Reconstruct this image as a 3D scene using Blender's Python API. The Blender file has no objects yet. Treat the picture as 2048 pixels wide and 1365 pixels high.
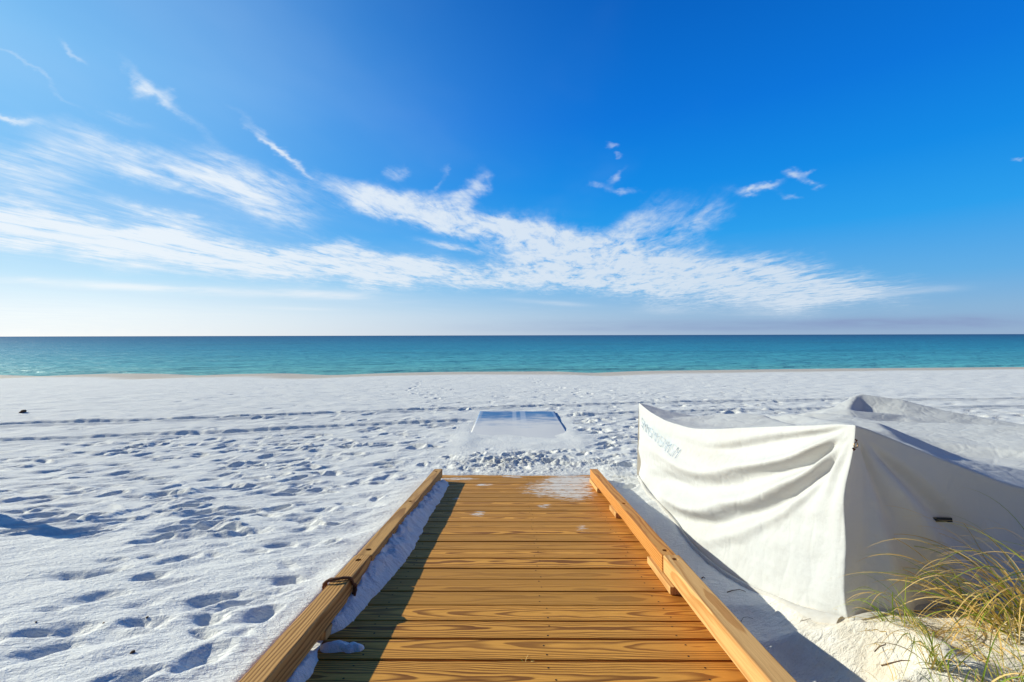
import bpy, bmesh, math, random
import numpy as np
from mathutils import Vector, Matrix

random.seed(7)
rng = np.random.default_rng(7)
scene = bpy.context.scene
col = scene.collection
R = math.radians
F = 910.0           # focal length of the photo in photo pixels (16 mm on 36 mm)

def at(px, py, d):
    """world point seen at photo pixel (px, py) at a depth of d metres (camera at the origin, looking +Y)"""
    return ((px - 1024.0) / F * d, d, -(py - 671.0) / F * d)

# ------------------------------------------------------------------ helpers
def tag(o, label=None, cat=None, group=None, kind=None):
    if label: o['label'] = label
    if cat: o['category'] = cat
    if group: o['group'] = group
    if kind: o['kind'] = kind
    return o

def empty(name, loc=(0, 0, 0)):
    o = bpy.data.objects.new(name, None)
    o.empty_display_size = 0.1
    o.location = loc
    col.objects.link(o)
    return o

def link(name, me, parent=None, mat=None):
    o = bpy.data.objects.new(name, me)
    col.objects.link(o)
    if parent is not None: o.parent = parent
    if mat is not None:
        for m in (mat if isinstance(mat, (list, tuple)) else [mat]):
            me.materials.append(m)
    return o

def mesh_np(name, V, Q, smooth=True):
    """fast mesh from numpy vertices (n,3) and quads (m,4)"""
    me = bpy.data.meshes.new(name)
    V = np.ascontiguousarray(V, dtype=np.float32); Q = np.ascontiguousarray(Q, dtype=np.int32)
    me.vertices.add(len(V)); me.vertices.foreach_set('co', V.ravel())
    me.loops.add(Q.size); me.loops.foreach_set('vertex_index', Q.ravel())
    me.polygons.add(len(Q))
    me.polygons.foreach_set('loop_start', np.arange(0, Q.size, 4, dtype=np.int32))
    if smooth:
        me.polygons.foreach_set('use_smooth', np.ones(len(Q), dtype=bool))
    me.update(calc_edges=True)
    return me

def grid_quads(nu, nv, base=0):
    i = np.arange(nu - 1)[:, None] * nv + np.arange(nv - 1)[None, :]
    i = i.ravel() + base
    return np.stack([i, i + nv, i + nv + 1, i + 1], 1)

def fattr(me, name, vals):
    a = me.attributes.new(name, 'FLOAT', 'POINT'); a.data.foreach_set('value', np.ascontiguousarray(vals, dtype=np.float32).ravel())

def vattr(me, name, vals):
    a = me.attributes.new(name, 'FLOAT_VECTOR', 'POINT'); a.data.foreach_set('vector', np.ascontiguousarray(vals, dtype=np.float32).ravel())

def sstep(a, b, x):
    t = np.clip((x - a) / (b - a), 0, 1)
    return t * t * (3 - 2 * t)

def _hash(ix, iy, seed):
    h = (ix.astype(np.int64) * 374761393 + iy.astype(np.int64) * 668265263 + seed * 974634721) & 0xffffffff
    h = ((h ^ (h >> 13)) * 1274126177) & 0xffffffff
    return (h ^ (h >> 16)) & 0xffff

def perlin(x, y, seed=0):
    x = np.asarray(x, dtype=np.float64); y = np.asarray(y, dtype=np.float64)
    xi = np.floor(x); yi = np.floor(y); xf = x - xi; yf = y - yi
    xi = xi.astype(np.int64); yi = yi.astype(np.int64)
    u = xf * xf * xf * (xf * (xf * 6 - 15) + 10); v = yf * yf * yf * (yf * (yf * 6 - 15) + 10)
    def g(dx, dy):
        a = _hash(xi + dx, yi + dy, seed) * (2 * math.pi / 65536.0)
        return np.cos(a) * (xf - dx) + np.sin(a) * (yf - dy)
    a = g(0, 0); b = g(1, 0); c = g(0, 1); d = g(1, 1)
    return ((a + (b - a) * u) + ((c + (d - c) * u) - (a + (b - a) * u)) * v) * 1.41

def fbm(x, y, octs=4, seed=0, gain=0.5):
    s = 0; amp = 1.0; f = 1.0
    for k in range(octs):
        s = s + amp * perlin(x * f + 17.3 * k, y * f - 9.1 * k, seed + k)
        amp *= gain; f *= 2.03
    return s

def tube(path, rad, seg=8, closed=False):
    """swept tube; path list of Vector, rad float or list -> verts, quads"""
    n = len(path); P = [Vector(p) for p in path]
    V = []; Q = []
    up = Vector((0.13, 0.21, 0.97))
    for i in range(n):
        if closed: t = P[(i + 1) % n] - P[i - 1]
        else: t = P[min(i + 1, n - 1)] - P[max(i - 1, 0)]
        t.normalize()
        s = t.cross(up)
        if s.length < 0.05: s = t.cross(Vector((1, 0, 0)))
        s.normalize(); b = s.cross(t)
        r = rad[i] if isinstance(rad, (list, tuple)) else rad
        for k in range(seg):
            a = 2 * math.pi * k / seg
            V.append(P[i] + s * (math.cos(a) * r) + b * (math.sin(a) * r))
    m = n if closed else n - 1
    for i in range(m):
        j = (i + 1) % n
        for k in range(seg):
            k2 = (k + 1) % seg
            Q.append((i * seg + k, i * seg + k2, j * seg + k2, j * seg + k))
    if not closed:
        Q.append(tuple(range(seg))); Q.append(tuple((n - 1) * seg + k for k in reversed(range(seg))))
    return V, Q

def mesh_py(name, V, Fc, smooth=True):
    me = bpy.data.meshes.new(name)
    me.from_pydata([tuple(v) for v in V], [], Fc)
    if smooth:
        me.polygons.foreach_set('use_smooth', [True] * len(me.polygons))
    me.update()
    return me

# ------------------------------------------------------------------ node helpers
class NT:
    def __init__(self, tree):
        self.t = tree; tree.nodes.clear()
    def n(self, typ, **kw):
        nd = self.t.nodes.new(typ)
        for k, v in kw.items(): setattr(nd, k, v)
        return nd
    def put(self, sock, v):
        if v is None: return
        if isinstance(v, bpy.types.NodeSocket): self.t.links.new(v, sock)
        else:
            if isinstance(v, (tuple, list)) and sock.type == 'RGBA' and len(v) == 3: v = (*v, 1.0)
            sock.default_value = v
    def m(self, op, a, b=None, c=None, clamp=False):
        nd = self.n('ShaderNodeMath', operation=op, use_clamp=clamp)
        self.put(nd.inputs[0], a); self.put(nd.inputs[1], b); self.put(nd.inputs[2], c)
        return nd.outputs[0]
    def noise(self, vec, scale, detail=3.0, rough=0.5, dist=0.0, w=None):
        nd = self.n('ShaderNodeTexNoise', noise_dimensions='4D' if w is not None else '3D')
        self.put(nd.inputs['Vector'], vec); nd.inputs['Scale'].default_value = scale
        nd.inputs['Detail'].default_value = detail; nd.inputs['Roughness'].default_value = rough
        nd.inputs['Distortion'].default_value = dist
        if w is not None: self.put(nd.inputs['W'], w)
        return nd.outputs['Fac']
    def comb(self, x, y, z):
        nd = self.n('ShaderNodeCombineXYZ'); self.put(nd.inputs[0], x); self.put(nd.inputs[1], y); self.put(nd.inputs[2], z)
        return nd.outputs[0]
    def sep(self, v):
        nd = self.n('ShaderNodeSeparateXYZ'); self.put(nd.inputs[0], v); return nd.outputs
    def mix(self, f, a, b, blend='MIX'):
        nd = self.n('ShaderNodeMix', data_type='RGBA', blend_type=blend)
        self.put(nd.inputs[0], f); self.put(nd.inputs[6], a); self.put(nd.inputs[7], b)
        return nd.outputs[2]
    def rng(self, v, a, b, c=0.0, d=1.0, smooth=True):
        nd = self.n('ShaderNodeMapRange', interpolation_type='SMOOTHSTEP' if smooth else 'LINEAR')
        self.put(nd.inputs[0], v)
        for i, q in enumerate((a, b, c, d)): self.put(nd.inputs[1 + i], q)
        return nd.outputs[0]
    def ramp(self, v, stops):
        nd = self.n('ShaderNodeValToRGB'); self.put(nd.inputs[0], v)
        cr = nd.color_ramp
        while len(cr.elements) < len(stops): cr.elements.new(0.5)
        for e, (p, c) in zip(cr.elements, stops):
            e.position = p; e.color = (*c, 1.0)
        return nd.outputs[0]
    def attr(self, name):
        return self.n('ShaderNodeAttribute', attribute_name=name)
    def mapv(self, v, scale=(1, 1, 1), rot=(0, 0, 0), loc=(0, 0, 0)):
        nd = self.n('ShaderNodeMapping'); self.put(nd.inputs[0], v)
        nd.inputs['Scale'].default_value = scale; nd.inputs['Rotation'].default_value = rot; nd.inputs['Location'].default_value = loc
        return nd.outputs[0]
    def bump(self, h, dist, strength=1.0, normal=None):
        nd = self.n('ShaderNodeBump'); self.put(nd.inputs['Height'], h)
        nd.inputs['Distance'].default_value = dist; nd.inputs['Strength'].default_value = strength
        self.put(nd.inputs['Normal'], normal)
        return nd.outputs[0]
    def geo(self): return self.n('ShaderNodeNewGeometry').outputs['Position']
    def obj(self): return self.n('ShaderNodeTexCoord').outputs['Object']
    def bsdf(self, color, rough=0.6, normal=None, spec=0.3, **kw):
        p = self.n('ShaderNodeBsdfPrincipled')
        self.put(p.inputs['Base Color'], color); self.put(p.inputs['Roughness'], rough)
        self.put(p.inputs['Specular IOR Level'], spec); self.put(p.inputs['Normal'], normal)
        for k, v in kw.items(): self.put(p.inputs[k], v)
        return p.outputs[0]
    def out(self, s):
        o = self.n('ShaderNodeOutputMaterial'); self.t.links.new(s, o.inputs[0])

def material(name):
    m = bpy.data.materials.new(name); m.use_nodes = True
    return m, NT(m.node_tree)

# ------------------------------------------------------------------ sun and sky
SUN_AZ, SUN_EL = R(69), R(23)        # azimuth left of the view axis, elevation
to_sun = Vector((-math.sin(SUN_AZ) * math.cos(SUN_EL), math.cos(SUN_AZ) * math.cos(SUN_EL), math.sin(SUN_EL)))
sl = bpy.data.lights.new('sun', 'SUN'); sl.energy = 5.0; sl.angle = R(0.53); sl.color = (1.0, 0.955, 0.76)
so = bpy.data.objects.new('sun', sl); col.objects.link(so)
so.rotation_euler = to_sun.to_track_quat('Z', 'Y').to_euler()

world = bpy.data.worlds.new('World'); scene.world = world; world.use_nodes = True
w = NT(world.node_tree)
sky = w.n('ShaderNodeTexSky', sky_type='NISHITA', sun_disc=False)
sky.sun_elevation = SUN_EL; sky.sun_rotation = -SUN_AZ
sky.air_density = 1.0; sky.dust_density = 0.35; sky.ozone_density = 3.0; sky.altitude = 0
hs = w.n('ShaderNodeHueSaturation'); w.put(hs.inputs['Color'], sky.outputs[0])
hs.inputs['Saturation'].default_value = 1.1; hs.inputs['Value'].default_value = 1.0; hs.inputs['Hue'].default_value = 0.497
D = w.n('ShaderNodeTexCoord').outputs['Generated']
dx, dy, dz = w.sep(D)
dot_ = w.n('ShaderNodeVectorMath', operation='DOT_PRODUCT'); w.put(dot_.inputs[0], D); dot_.inputs[1].default_value = to_sun
sd_ = dot_.outputs['Value']
def sky_ramp(stops): return w.ramp(w.m('MAXIMUM', dz, 0.0), [(p, tuple(v / 10 for v in c)) for p, c in stops])
away = sky_ramp([(0, (3.0, 4.4, 6.4)), (.046, (2.4, 4.5, 7.0)), (.10, (1.2, 4.2, 7.9)), (.2, (.2, 3.5, 8.6)), (.3, (.03, 2.6, 8.1)), (.42, (.005, 1.8, 7.2)), (.6, (.0, 1.15, 5.3)), (1, (.0, .6, 3.0))])
toward = sky_ramp([(0, (9.4, 9.8, 9.8)), (.04, (8.7, 9.6, 10)), (.10, (5.6, 8.3, 10)), (.20, (3.2, 6.4, 9.6)), (.30, (2.1, 5.8, 9.6)), (.42, (1.8, 5.6, 9.5)), (.6, (.7, 3.7, 8.2)), (1, (.0, .6, 3.0))])
f_hi = w.m('POWER', w.rng(sd_, 0.20, 1.0, smooth=False), 2.4); f_lo = w.m('POWER', w.rng(sd_, -.55, .85, smooth=False), 2.4)
f_sky = w.n('ShaderNodeMix'); w.put(f_sky.inputs[0], w.rng(dz, 0.02, .22)); w.put(f_sky.inputs[2], f_lo); w.put(f_sky.inputs[3], f_hi)
grad = w.mix(f_sky.outputs[0], away, toward)
# unseen sky overhead and behind the camera, dimmed to weaken its blue fill light
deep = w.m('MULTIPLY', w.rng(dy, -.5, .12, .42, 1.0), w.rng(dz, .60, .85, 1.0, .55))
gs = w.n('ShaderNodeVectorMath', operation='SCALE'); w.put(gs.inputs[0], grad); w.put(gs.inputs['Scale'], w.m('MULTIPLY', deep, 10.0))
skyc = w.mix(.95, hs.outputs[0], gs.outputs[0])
dyc = w.m('MAXIMUM', dy, 0.02); dzc = w.m('MAXIMUM', dz, 0.012)
U = w.m('DIVIDE', dx, dyc); Vv = w.m('DIVIDE', dz, dyc)
# position on a cloud deck of unit height: cirrus fibres all run the same way on it
PX = w.m('DIVIDE', dx, dzc); PY = w.m('DIVIDE', dy, dzc)
pv = w.comb(PX, PY, 0.0)
rot = w.mapv(pv, rot=(0, 0, R(8)))
streak = w.noise(w.mapv(rot, scale=(2.6, 0.75, 1)), 1.0, 7.0, 0.64, 0.9)
puff = w.noise(w.mapv(rot, scale=(1.9, 1.25, 1), loc=(3.1, 1.7, 0)), 1.0, 7.0, 0.62, 0.5)
fine = w.noise(w.mapv(rot, scale=(8.0, 2.6, 1), loc=(1.3, 4.7, 0)), 1.0, 6.0, 0.65, 0.6)
wv = w.mapv(w.comb(U, Vv, 0.0), scale=(5, 9, 1))
n1 = w.m('SUBTRACT', w.noise(wv, 1.0, 5.0, 0.6), 0.5)
n2 = w.m('SUBTRACT', w.noise(w.mapv(wv, loc=(9.2, 5.1, 3.0)), 1.0, 5.0, 0.6), 0.5)
Uw = w.m('MULTIPLY_ADD', n1, 0.16, U)
Vw = w.m('MULTIPLY_ADD', n2, 0.10, Vv)
# soft elongated patches: centre (u, v), half length, half width, tilt (deg, + = falling to the right), weight
C = [
 (80, 452, 340, 50, 11, 1.35), (480, 512, 330, 36, 8, 1.25), (820, 546, 300, 25, 4, 1.05), (330, 428, 110, 17, 14, .75), (665, 500, 70, 20, 0, .6), (830, 528, 60, 20, 0, .5),
 (40, 318, 190, 46, 10, .80), (270, 318, 210, 34, 22, .85), (490, 372, 150, 46, 24, 1.1), (60, 372, 140, 16, 14, .45),
 (760, 402, 150, 28, 13, 1.05), (950, 440, 190, 27, 13, 1.0), (1160, 512, 240, 54, 17, 1.1), (1380, 556, 300, 44, 7, 1.1), (1610, 562, 200, 46, 9, .9), (1650, 598, 120, 14, -6, .6),
 (1285, 452, 85, 40, -38, .72), (1392, 446, 85, 40, -35, .70), (1080, 540, 120, 26, 0, .5),
 (1488, 380, 26, 8, 5, .66), (1532, 374, 34, 10, -5, .74), (1588, 350, 24, 12, 10, .74), (1630, 367, 26, 8, 4, .72), (1578, 391, 30, 7, 0, .6), (1625, 345, 20, 6, -20, .6), (1250, 379, 38, 9, 0, .66), (795, 346, 26, 18, 0, .72), (1243, 345, 28, 9, -40, .7), (1185, 368, 28, 9, 0, .65), (1222, 294, 18, 6, 10, .6), (1240, 313, 14, 5, 10, .55),
 (320, 190, 130, 14, 40, .58), (285, 183, 22, 20, 0, .40), (345, 180, 20, 13, 0, .45), (60, 140, 130, 9, 35, .56), (515, 262, 90, 12, 44, .52), (570, 318, 60, 6, 42, .5), (945, 382, 44, 18, -45, .8), (150, 104, 48, 10, 40, .5), (240, 230, 60, 14, 20, .42), (10, 228, 60, 8, 14, .5),
 (880, 360, 26, 9, -70, .4), (2022, 325, 26, 5, -5, .42), (890, 488, 60, 9, 8, .5),
]
L = [(290, 574, 260, 9, 3, .75), (650, 588, 130, 11, 4, .75), (1100, 606, 80, 5, 4, .5), (1330, 621, 60, 8, 0, .42), (1590, 606, 110, 8, -4, .6), (1830, 584, 90, 8, -4, .6), (1540, 630, 90, 8, 0, .4), (600, 616, 90, 4, 2, .3), (280, 530, 50, 8, 3, .5), (40, 556, 60, 6, 3, .5)]
G = [(1860, 648, 260, 13, 0, .8), (1450, 655, 420, 14, 0, .6), (1940, 638, 60, 7, 0, .5), (1720, 643, 60, 7, 0, .5)]
def blobs(lst, Us, Vs):
    tot = None
    for (px, py, hl, hw, ang, wt) in lst:
        a = R(-ang); cu, cv = (px - 1024) / F, (671 - py) / F
        ca, sa = math.cos(a), math.sin(a)
        l, h = hl / F, hw / F
        # p = ((u-cu)*ca + (v-cv)*sa)/l ; q = (-(u-cu)*sa + (v-cv)*ca)/h
        p = w.m('MULTIPLY_ADD', Us, ca / l, w.m('MULTIPLY_ADD', Vs, sa / l, -(cu * ca + cv * sa) / l))
        q = w.m('MULTIPLY_ADD', Us, -sa / h, w.m('MULTIPLY_ADD', Vs, ca / h, (cu * sa - cv * ca) / h))
        r2 = w.m('MULTIPLY_ADD', p, p, w.m('MULTIPLY', q, q))
        e = w.m('MULTIPLY', w.m('EXPONENT', w.m('MULTIPLY', r2, -1.1)), wt)
        tot = e if tot is None else w.m('ADD', tot, e)
    return tot
bc = w.m('MINIMUM', blobs(C, Uw, Vw), 1.25)
tex = w.m('MULTIPLY_ADD', streak, 0.62, w.m('MULTIPLY_ADD', puff, 0.45, w.m('MULTIPLY', fine, 0.46)))   # about 0.68 on average
dens = w.m('MULTIPLY', bc, w.m('MULTIPLY_ADD', w.m('SUBTRACT', tex, 0.765), 2.9, 0.76))
a_c = w.rng(dens, 0.10, 1.08, 0.0, 0.90)
lown = w.noise(w.mapv(w.comb(U, Vv, 0.0), scale=(6, 60, 1), loc=(2, 3, 1)), 1.0, 4.0, 0.55)
a_l = w.m('MULTIPLY', w.m('MINIMUM', blobs(L, U, w.m('MULTIPLY_ADD', n2, 0.012, Vv)), 1.0), w.rng(lown, 0.3, 0.65, 0.25, 0.95))
a_g = w.m('MULTIPLY', w.m('MINIMUM', blobs(G, U, Vv), 1.0), w.rng(lown, 0.32, 0.68, 0.45, 0.95))
front = w.m('MULTIPLY', w.rng(dy, 0.02, 0.15), w.rng(dz, 0.0, 0.012))
mild = w.m('MULTIPLY', w.rng(w.m('MULTIPLY_ADD', w.noise(w.mapv(rot, scale=(.8, .5, 1)), 1.0, 4.0), 1.0, w.m('MULTIPLY', U, -0.25)), 0.45, 1.1), 0.22)
cloud_col = w.mix(f_lo, (6.6, 7.6, 8.7), (8.7, 9.3, 9.8))
c0 = w.mix(w.m('MULTIPLY', front, mild), skyc, (6.4, 7.8, 9.4))
c1 = w.mix(w.m('MULTIPLY', front, a_g), c0, (2.5, 3.4, 5.6))
c2 = w.mix(w.m('MULTIPLY', front, a_l), c1, w.mix(f_lo, (6.2, 7.2, 8.4), (9.4, 9.7, 9.8)))
c3 = w.mix(w.m('MULTIPLY', front, a_c), c2, cloud_col)
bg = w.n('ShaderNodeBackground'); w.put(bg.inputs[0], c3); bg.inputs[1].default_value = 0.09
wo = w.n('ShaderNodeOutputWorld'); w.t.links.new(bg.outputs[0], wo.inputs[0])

# ------------------------------------------------------------------ camera
cam = bpy.data.cameras.new('camera'); cam.sensor_width = 36.0; cam.lens = 16.0; cam.shift_y = -11.5 / 2048
cam.clip_start = 0.05; cam.clip_end = 60000
co = bpy.data.objects.new('camera', cam); col.objects.link(co)
co.location = (0, 0, 0)
co.rotation_mode = 'QUATERNION'
co.rotation_quaternion = (Matrix.Rotation(R(90), 4, 'X') @ Matrix.Rotation(R(-0.14), 4, 'Z')).to_quaternion()
scene.camera = co

# ------------------------------------------------------------------ materials
def mat_sand():
    m, t = material('white_sand')
    p = t.geo()
    wet = t.attr('wet').outputs['Fac']; cr = t.attr('crumb').outputs['Fac']
    n1 = t.noise(p, 3.0, 4); n2 = t.noise(p, 220.0, 2); n3 = t.noise(p, 45.0, 3, .6)
    c = t.mix(t.rng(n1, .3, .7), (.825, .83, .80), (.775, .78, .765))
    c = t.mix(t.rng(n2, .62, .8, 0, .35), c, (.45, .42, .38))
    c = t.mix(t.m('MULTIPLY', wet, .9), c, (.60, .515, .40))
    n4 = t.noise(t.mapv(p, rot=(0, 0, R(-25)), scale=(26, 62, 30)), 1.0, 3, .6, .4)
    lit_ = t.attr('litter').outputs['Fac']
    c = t.mix(t.m('MULTIPLY', lit_, t.rng(t.noise(p, 5.0, 5, .65), .3, .7, .35, 1)), c, (.62, .545, .43))
    c = t.mix(t.m('MULTIPLY', lit_, t.rng(t.noise(t.mapv(p, scale=(60, 160, 60)), 1.0, 3, .7), .60, .72, 0, .7)), c, (.30, .20, .10))
    h = t.m('MULTIPLY_ADD', n3, .6, t.m('MULTIPLY_ADD', n4, 1.5, t.m('MULTIPLY', n2, .35)))
    b1 = t.bump(h, 0.009, .85)
    b2 = t.bump(t.m('MULTIPLY', t.noise(p, 28.0, 4, .7), cr), 0.035, 1.0, b1)
    t.out(t.bsdf(c, t.rng(wet, 0, 1, .85, .55), b2, .15))
    return m

def mat_wood(name, light, dark, ring=95.0, stain=0.0, grey=0.0):
    """ring-porous timber: growth rings around a wandering pith line, read from the wood_pos attribute (x along the grain, metres)"""
    m, t = material(name)
    a = t.attr('wood_pos').outputs['Vector']; tint = t.attr('tint').outputs['Fac']
    x, y, z = t.sep(a)
    wv = t.mapv(a, scale=(1.3, 5, 5))
    w1 = t.m('SUBTRACT', t.noise(wv, 1.0, 3, .5), .5)
    w2 = t.m('SUBTRACT', t.noise(t.mapv(wv, loc=(4, 8, 2)), 1.0, 3, .5), .5)
    yy = t.m('MULTIPLY_ADD', w1, .065, y); zz = t.m('MULTIPLY_ADD', w2, .045, z)
    r = t.m('SQRT', t.m('MULTIPLY_ADD', yy, yy, t.m('MULTIPLY', zz, zz)))
    rr = t.m('MULTIPLY_ADD', t.noise(t.mapv(a, scale=(3, 40, 40)), 1.0, 2), .5, t.m('MULTIPLY', r, ring))
    fr = t.m('FRACT', rr)
    late = t.m('MULTIPLY', t.rng(fr, .30, .78), t.rng(fr, .90, .99, 1, 0))
    fib = t.noise(t.mapv(a, scale=(6, 420, 420)), 1.0, 3, .6)
    pat = t.noise(t.mapv(a, scale=(1.2, 9, 9), loc=(3, 1, 1)), 1.0, 3)
    c = t.mix(t.m('MULTIPLY', late, t.rng(pat, .3, .7, .65, 1.0)), light, dark)
    c = t.mix(t.rng(fib, .35, .75, 0, .42), c, tuple(q * .62 for q in dark))
    lightish = tuple(min(1, q * 1.25) for q in light)
    c = t.mix(t.rng(tint, 0, 1, 0, .85), c, tuple(q * .55 for q in light))
    c = t.mix(t.rng(pat, .6, .85, 0, .25), c, lightish)
    # knots
    vo = t.n('ShaderNodeTexVoronoi', feature='F1'); t.put(vo.inputs['Vector'], t.mapv(a, scale=(1.1, 6.0, 6.0))); vo.inputs['Scale'].default_value = 1.0
    kd = t.m('ADD', vo.outputs['Distance'], t.m('MULTIPLY', t.m('GREATER_THAN', t.sep(vo.outputs['Color'])[0], .22), 5.0))
    c = t.mix(t.rng(kd, .02, .085, .85, 0), c, tuple(q * .4 for q in dark))
    # drying cracks
    ck = t.noise(t.mapv(a, scale=(1.6, 60, 60), loc=(7, 0, 0)), 1.0, 2)
    ckm = t.m('MULTIPLY', t.rng(ck, .735, .765), t.m('MULTIPLY', grey, 1.0) if grey else .35)
    c = t.mix(ckm, c, (.03, .018, .01))
    P = t.geo(); wx, wy, wz = t.sep(P)
    if stain:
        sm = t.m('MULTIPLY', t.rng(t.m('MULTIPLY_ADD', t.noise(t.mapv(P, scale=(3, 5, 3)), 1.0, 3), .45, t.m('MULTIPLY_ADD', wx, 1.0, t.m('MULTIPLY', wy, -0.04))), .60, 1.0), stain)
        c = t.mix(sm, c, t.mix(late, (.62, .24, .035), (.34, .10, .012)))
        # thin wind-blown sand on the boards
        tot = None
        for (sx, sy, rx, ry, wt) in ((.30, 4.55, .30, .42, .75), (.62, 4.55, .22, .5, .95), (-.30, 4.75, .12, .06, 1), (-.28, 3.72, .09, .10, .85), (.52, 3.35, .08, .16, .6), (.06, 5.12, .07, .05, 1.2), (-.06, 5.16, .07, .03, 1.2), (.27, 3.95, .07, .07, .8), (-.60, 5.05, .3, .1, .9), (.7, 5.0, .3, .22, 1.1), (-.52, 4.2, .05, .06, .7)):
            px_ = t.m('MULTIPLY_ADD', wx, 1 / rx, -sx / rx); py_ = t.m('MULTIPLY_ADD', wy, 1 / ry, -sy / ry)
            e = t.m('MULTIPLY', t.m('EXPONENT', t.m('MULTIPLY', t.m('MULTIPLY_ADD', px_, px_, t.m('MULTIPLY', py_, py_)), -1.0)), wt)
            tot = e if tot is None else t.m('ADD', tot, e)
        sn = t.noise(t.mapv(P, scale=(14, 40, 10)), 1.0, 4, .65)
        dm = t.rng(t.m('MULTIPLY', tot, t.rng(sn, .25, .75, .0, 1.5, False)), .35, .75, 0, .85)
        c = t.mix(dm, c, (.72, .70, .66))
    h = t.m('MULTIPLY_ADD', late, .55, t.m('MULTIPLY', fib, .6))
    h = t.m('MULTIPLY_ADD', ckm, -4.0, h)
    b = t.bump(h, .0012, .6)
    t.out(t.bsdf(c, t.rng(fib, .3, .7, .55, .75), b, .18))
    return m

def mat_tarp():
    m, t = material('white_canvas')
    p = t.geo()
    st = t.attr('dirt').outputs['Fac']
    n1 = t.noise(p, 2.2, 4, .55); n2 = t.noise(t.mapv(p, scale=(1, 1, 1)), 26.0, 4, .6); n3 = t.noise(p, 600.0, 1)
    c = t.mix(t.rng(n1, .42, .72, 0, .5), (.685, .715, .735), (.645, .66, .655))
    c = t.mix(t.rng(n2, .60, .78, 0, .22), c, (.60, .57, .50))
    c = t.mix(t.m('MULTIPLY', t.rng(t.m('MULTIPLY_ADD', n2, .5, st), .45, 1.1), .5), c, (.50, .44, .35))
    c = t.mix(t.m('MULTIPLY', t.attr('ink').outputs['Fac'], .75), c, (.50, .64, .77))
    cr = t.n('ShaderNodeTexVoronoi', feature='DISTANCE_TO_EDGE'); t.put(cr.inputs['Vector'], t.mapv(p, scale=(7, 7, 3.5))); cr.inputs['Scale'].default_value = 1.0
    h = t.m('MULTIPLY_ADD', t.noise(p, 9.0, 5, .55), 1.0, t.m('MULTIPLY', t.rng(cr.outputs['Distance'], 0, .12), .12))
    b = t.bump(h, .022, .5); b = t.bump(n3, .0012, .4, b)
    d = t.bsdf(c, .75, b, .2)
    tr = t.n('ShaderNodeBsdfTranslucent'); t.put(tr.inputs['Color'], (.88, .74, .56)); t.put(tr.inputs['Normal'], b)
    mx = t.n('ShaderNodeMixShader'); mx.inputs[0].default_value = .24
    t.t.links.new(d, mx.inputs[1]); t.t.links.new(tr.outputs[0], mx.inputs[2])
    t.out(mx.outputs[0])
    return m

def mat_water():
    m, t = material('gulf_water')
    p = t.geo(); x, y, z = t.sep(p)
    lg = t.m('LOGARITHM', t.m('MAXIMUM', y, 20.0), 10.0)          # 1.6 at 40 m, 4 at 10 km
    nb = t.noise(t.mapv(p, scale=(.008, .03, 1)), 1.0, 4, .55)
    lgn = t.m('MULTIPLY_ADD', t.m('SUBTRACT', nb, .5), .22, t.m('MULTIPLY_ADD', t.m('MULTIPLY', x, .0004), 0.3, lg))
    c = t.ramp(t.rng(lgn, 1.6, 3.3, 0, 1, False), [(0.0, (.15, .48, .47)), (.10, (.085, .42, .49)), (.28, (.022, .29, .44)), (.55, (.005, .18, .34)), (1.0, (.002, .10, .24))])
    dark = t.noise(t.mapv(p, scale=(.012, .10, 1), loc=(4, 2, 0)), 1.0, 3)
    c = t.mix(t.rng(dark, .60, .74, 0, .5), c, (.01, .10, .16))
    wv = t.noise(t.mapv(p, scale=(.35, .9, 1)), 1.0, 5, .62)
    wv2 = t.noise(t.mapv(p, scale=(.05, .16, 1)), 1.0, 4, .6)
    b = t.bump(wv, .6, .9); b = t.bump(wv2, 2.6, .7, b)
    d = t.n('ShaderNodeBsdfDiffuse'); t.put(d.inputs[0], c); t.put(d.inputs['Normal'], b)
    g = t.n('ShaderNodeBsdfGlossy'); t.put(g.inputs['Color'], (.9, .95, 1)); g.inputs['Roughness'].default_value = .5; t.put(g.inputs['Normal'], b)
    fr = t.n('ShaderNodeFresnel'); fr.inputs['IOR'].default_value = 1.33; t.put(fr.inputs['Normal'], b)
    mx = t.n('ShaderNodeMixShader'); t.put(mx.inputs[0], t.m('MULTIPLY', t.m('MINIMUM', fr.outputs[0], .22), .55))
    t.t.links.new(d.outputs[0], mx.inputs[1]); t.t.links.new(g.outputs[0], mx.inputs[2])
    t.out(mx.outputs[0])
    return m

def mat_simple(name, c1, c2, scale=30.0, rough=.6, metal=0.0, bump=.001):
    m, t = material(name)
    p = t.obj(); n = t.noise(p, scale, 4, .6)
    t.out(t.bsdf(t.mix(t.rng(n, .35, .65), c1, c2), rough, t.bump(n, bump, .6), .4, Metallic=metal))
    return m

def mat_mat():
    m, t = material('blue_mesh_mat')
    p = t.geo(); s = t.attr('stripe').outputs['Fac']; cov = t.attr('cover').outputs['Fac']
    n = t.noise(t.mapv(p, scale=(2.2, 3.6, 2)), 1.0, 5, .6); nf = t.noise(p, 160, 2)
    c = t.mix(t.rng(nf, .3, .7), (.06, .19, .42), (.09, .25, .50))
    c = t.mix(t.m('MULTIPLY', s, .75), c, (.36, .46, .62))
    dust = t.rng(t.m('MULTIPLY_ADD', t.m('SUBTRACT', n, .5), 1.1, cov), .12, .82, 0, .97)
    c = t.mix(dust, c, (.70, .70, .70))
    t.out(t.bsdf(c, .8, t.bump(nf, .003, .5), .15))
    return m

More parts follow.
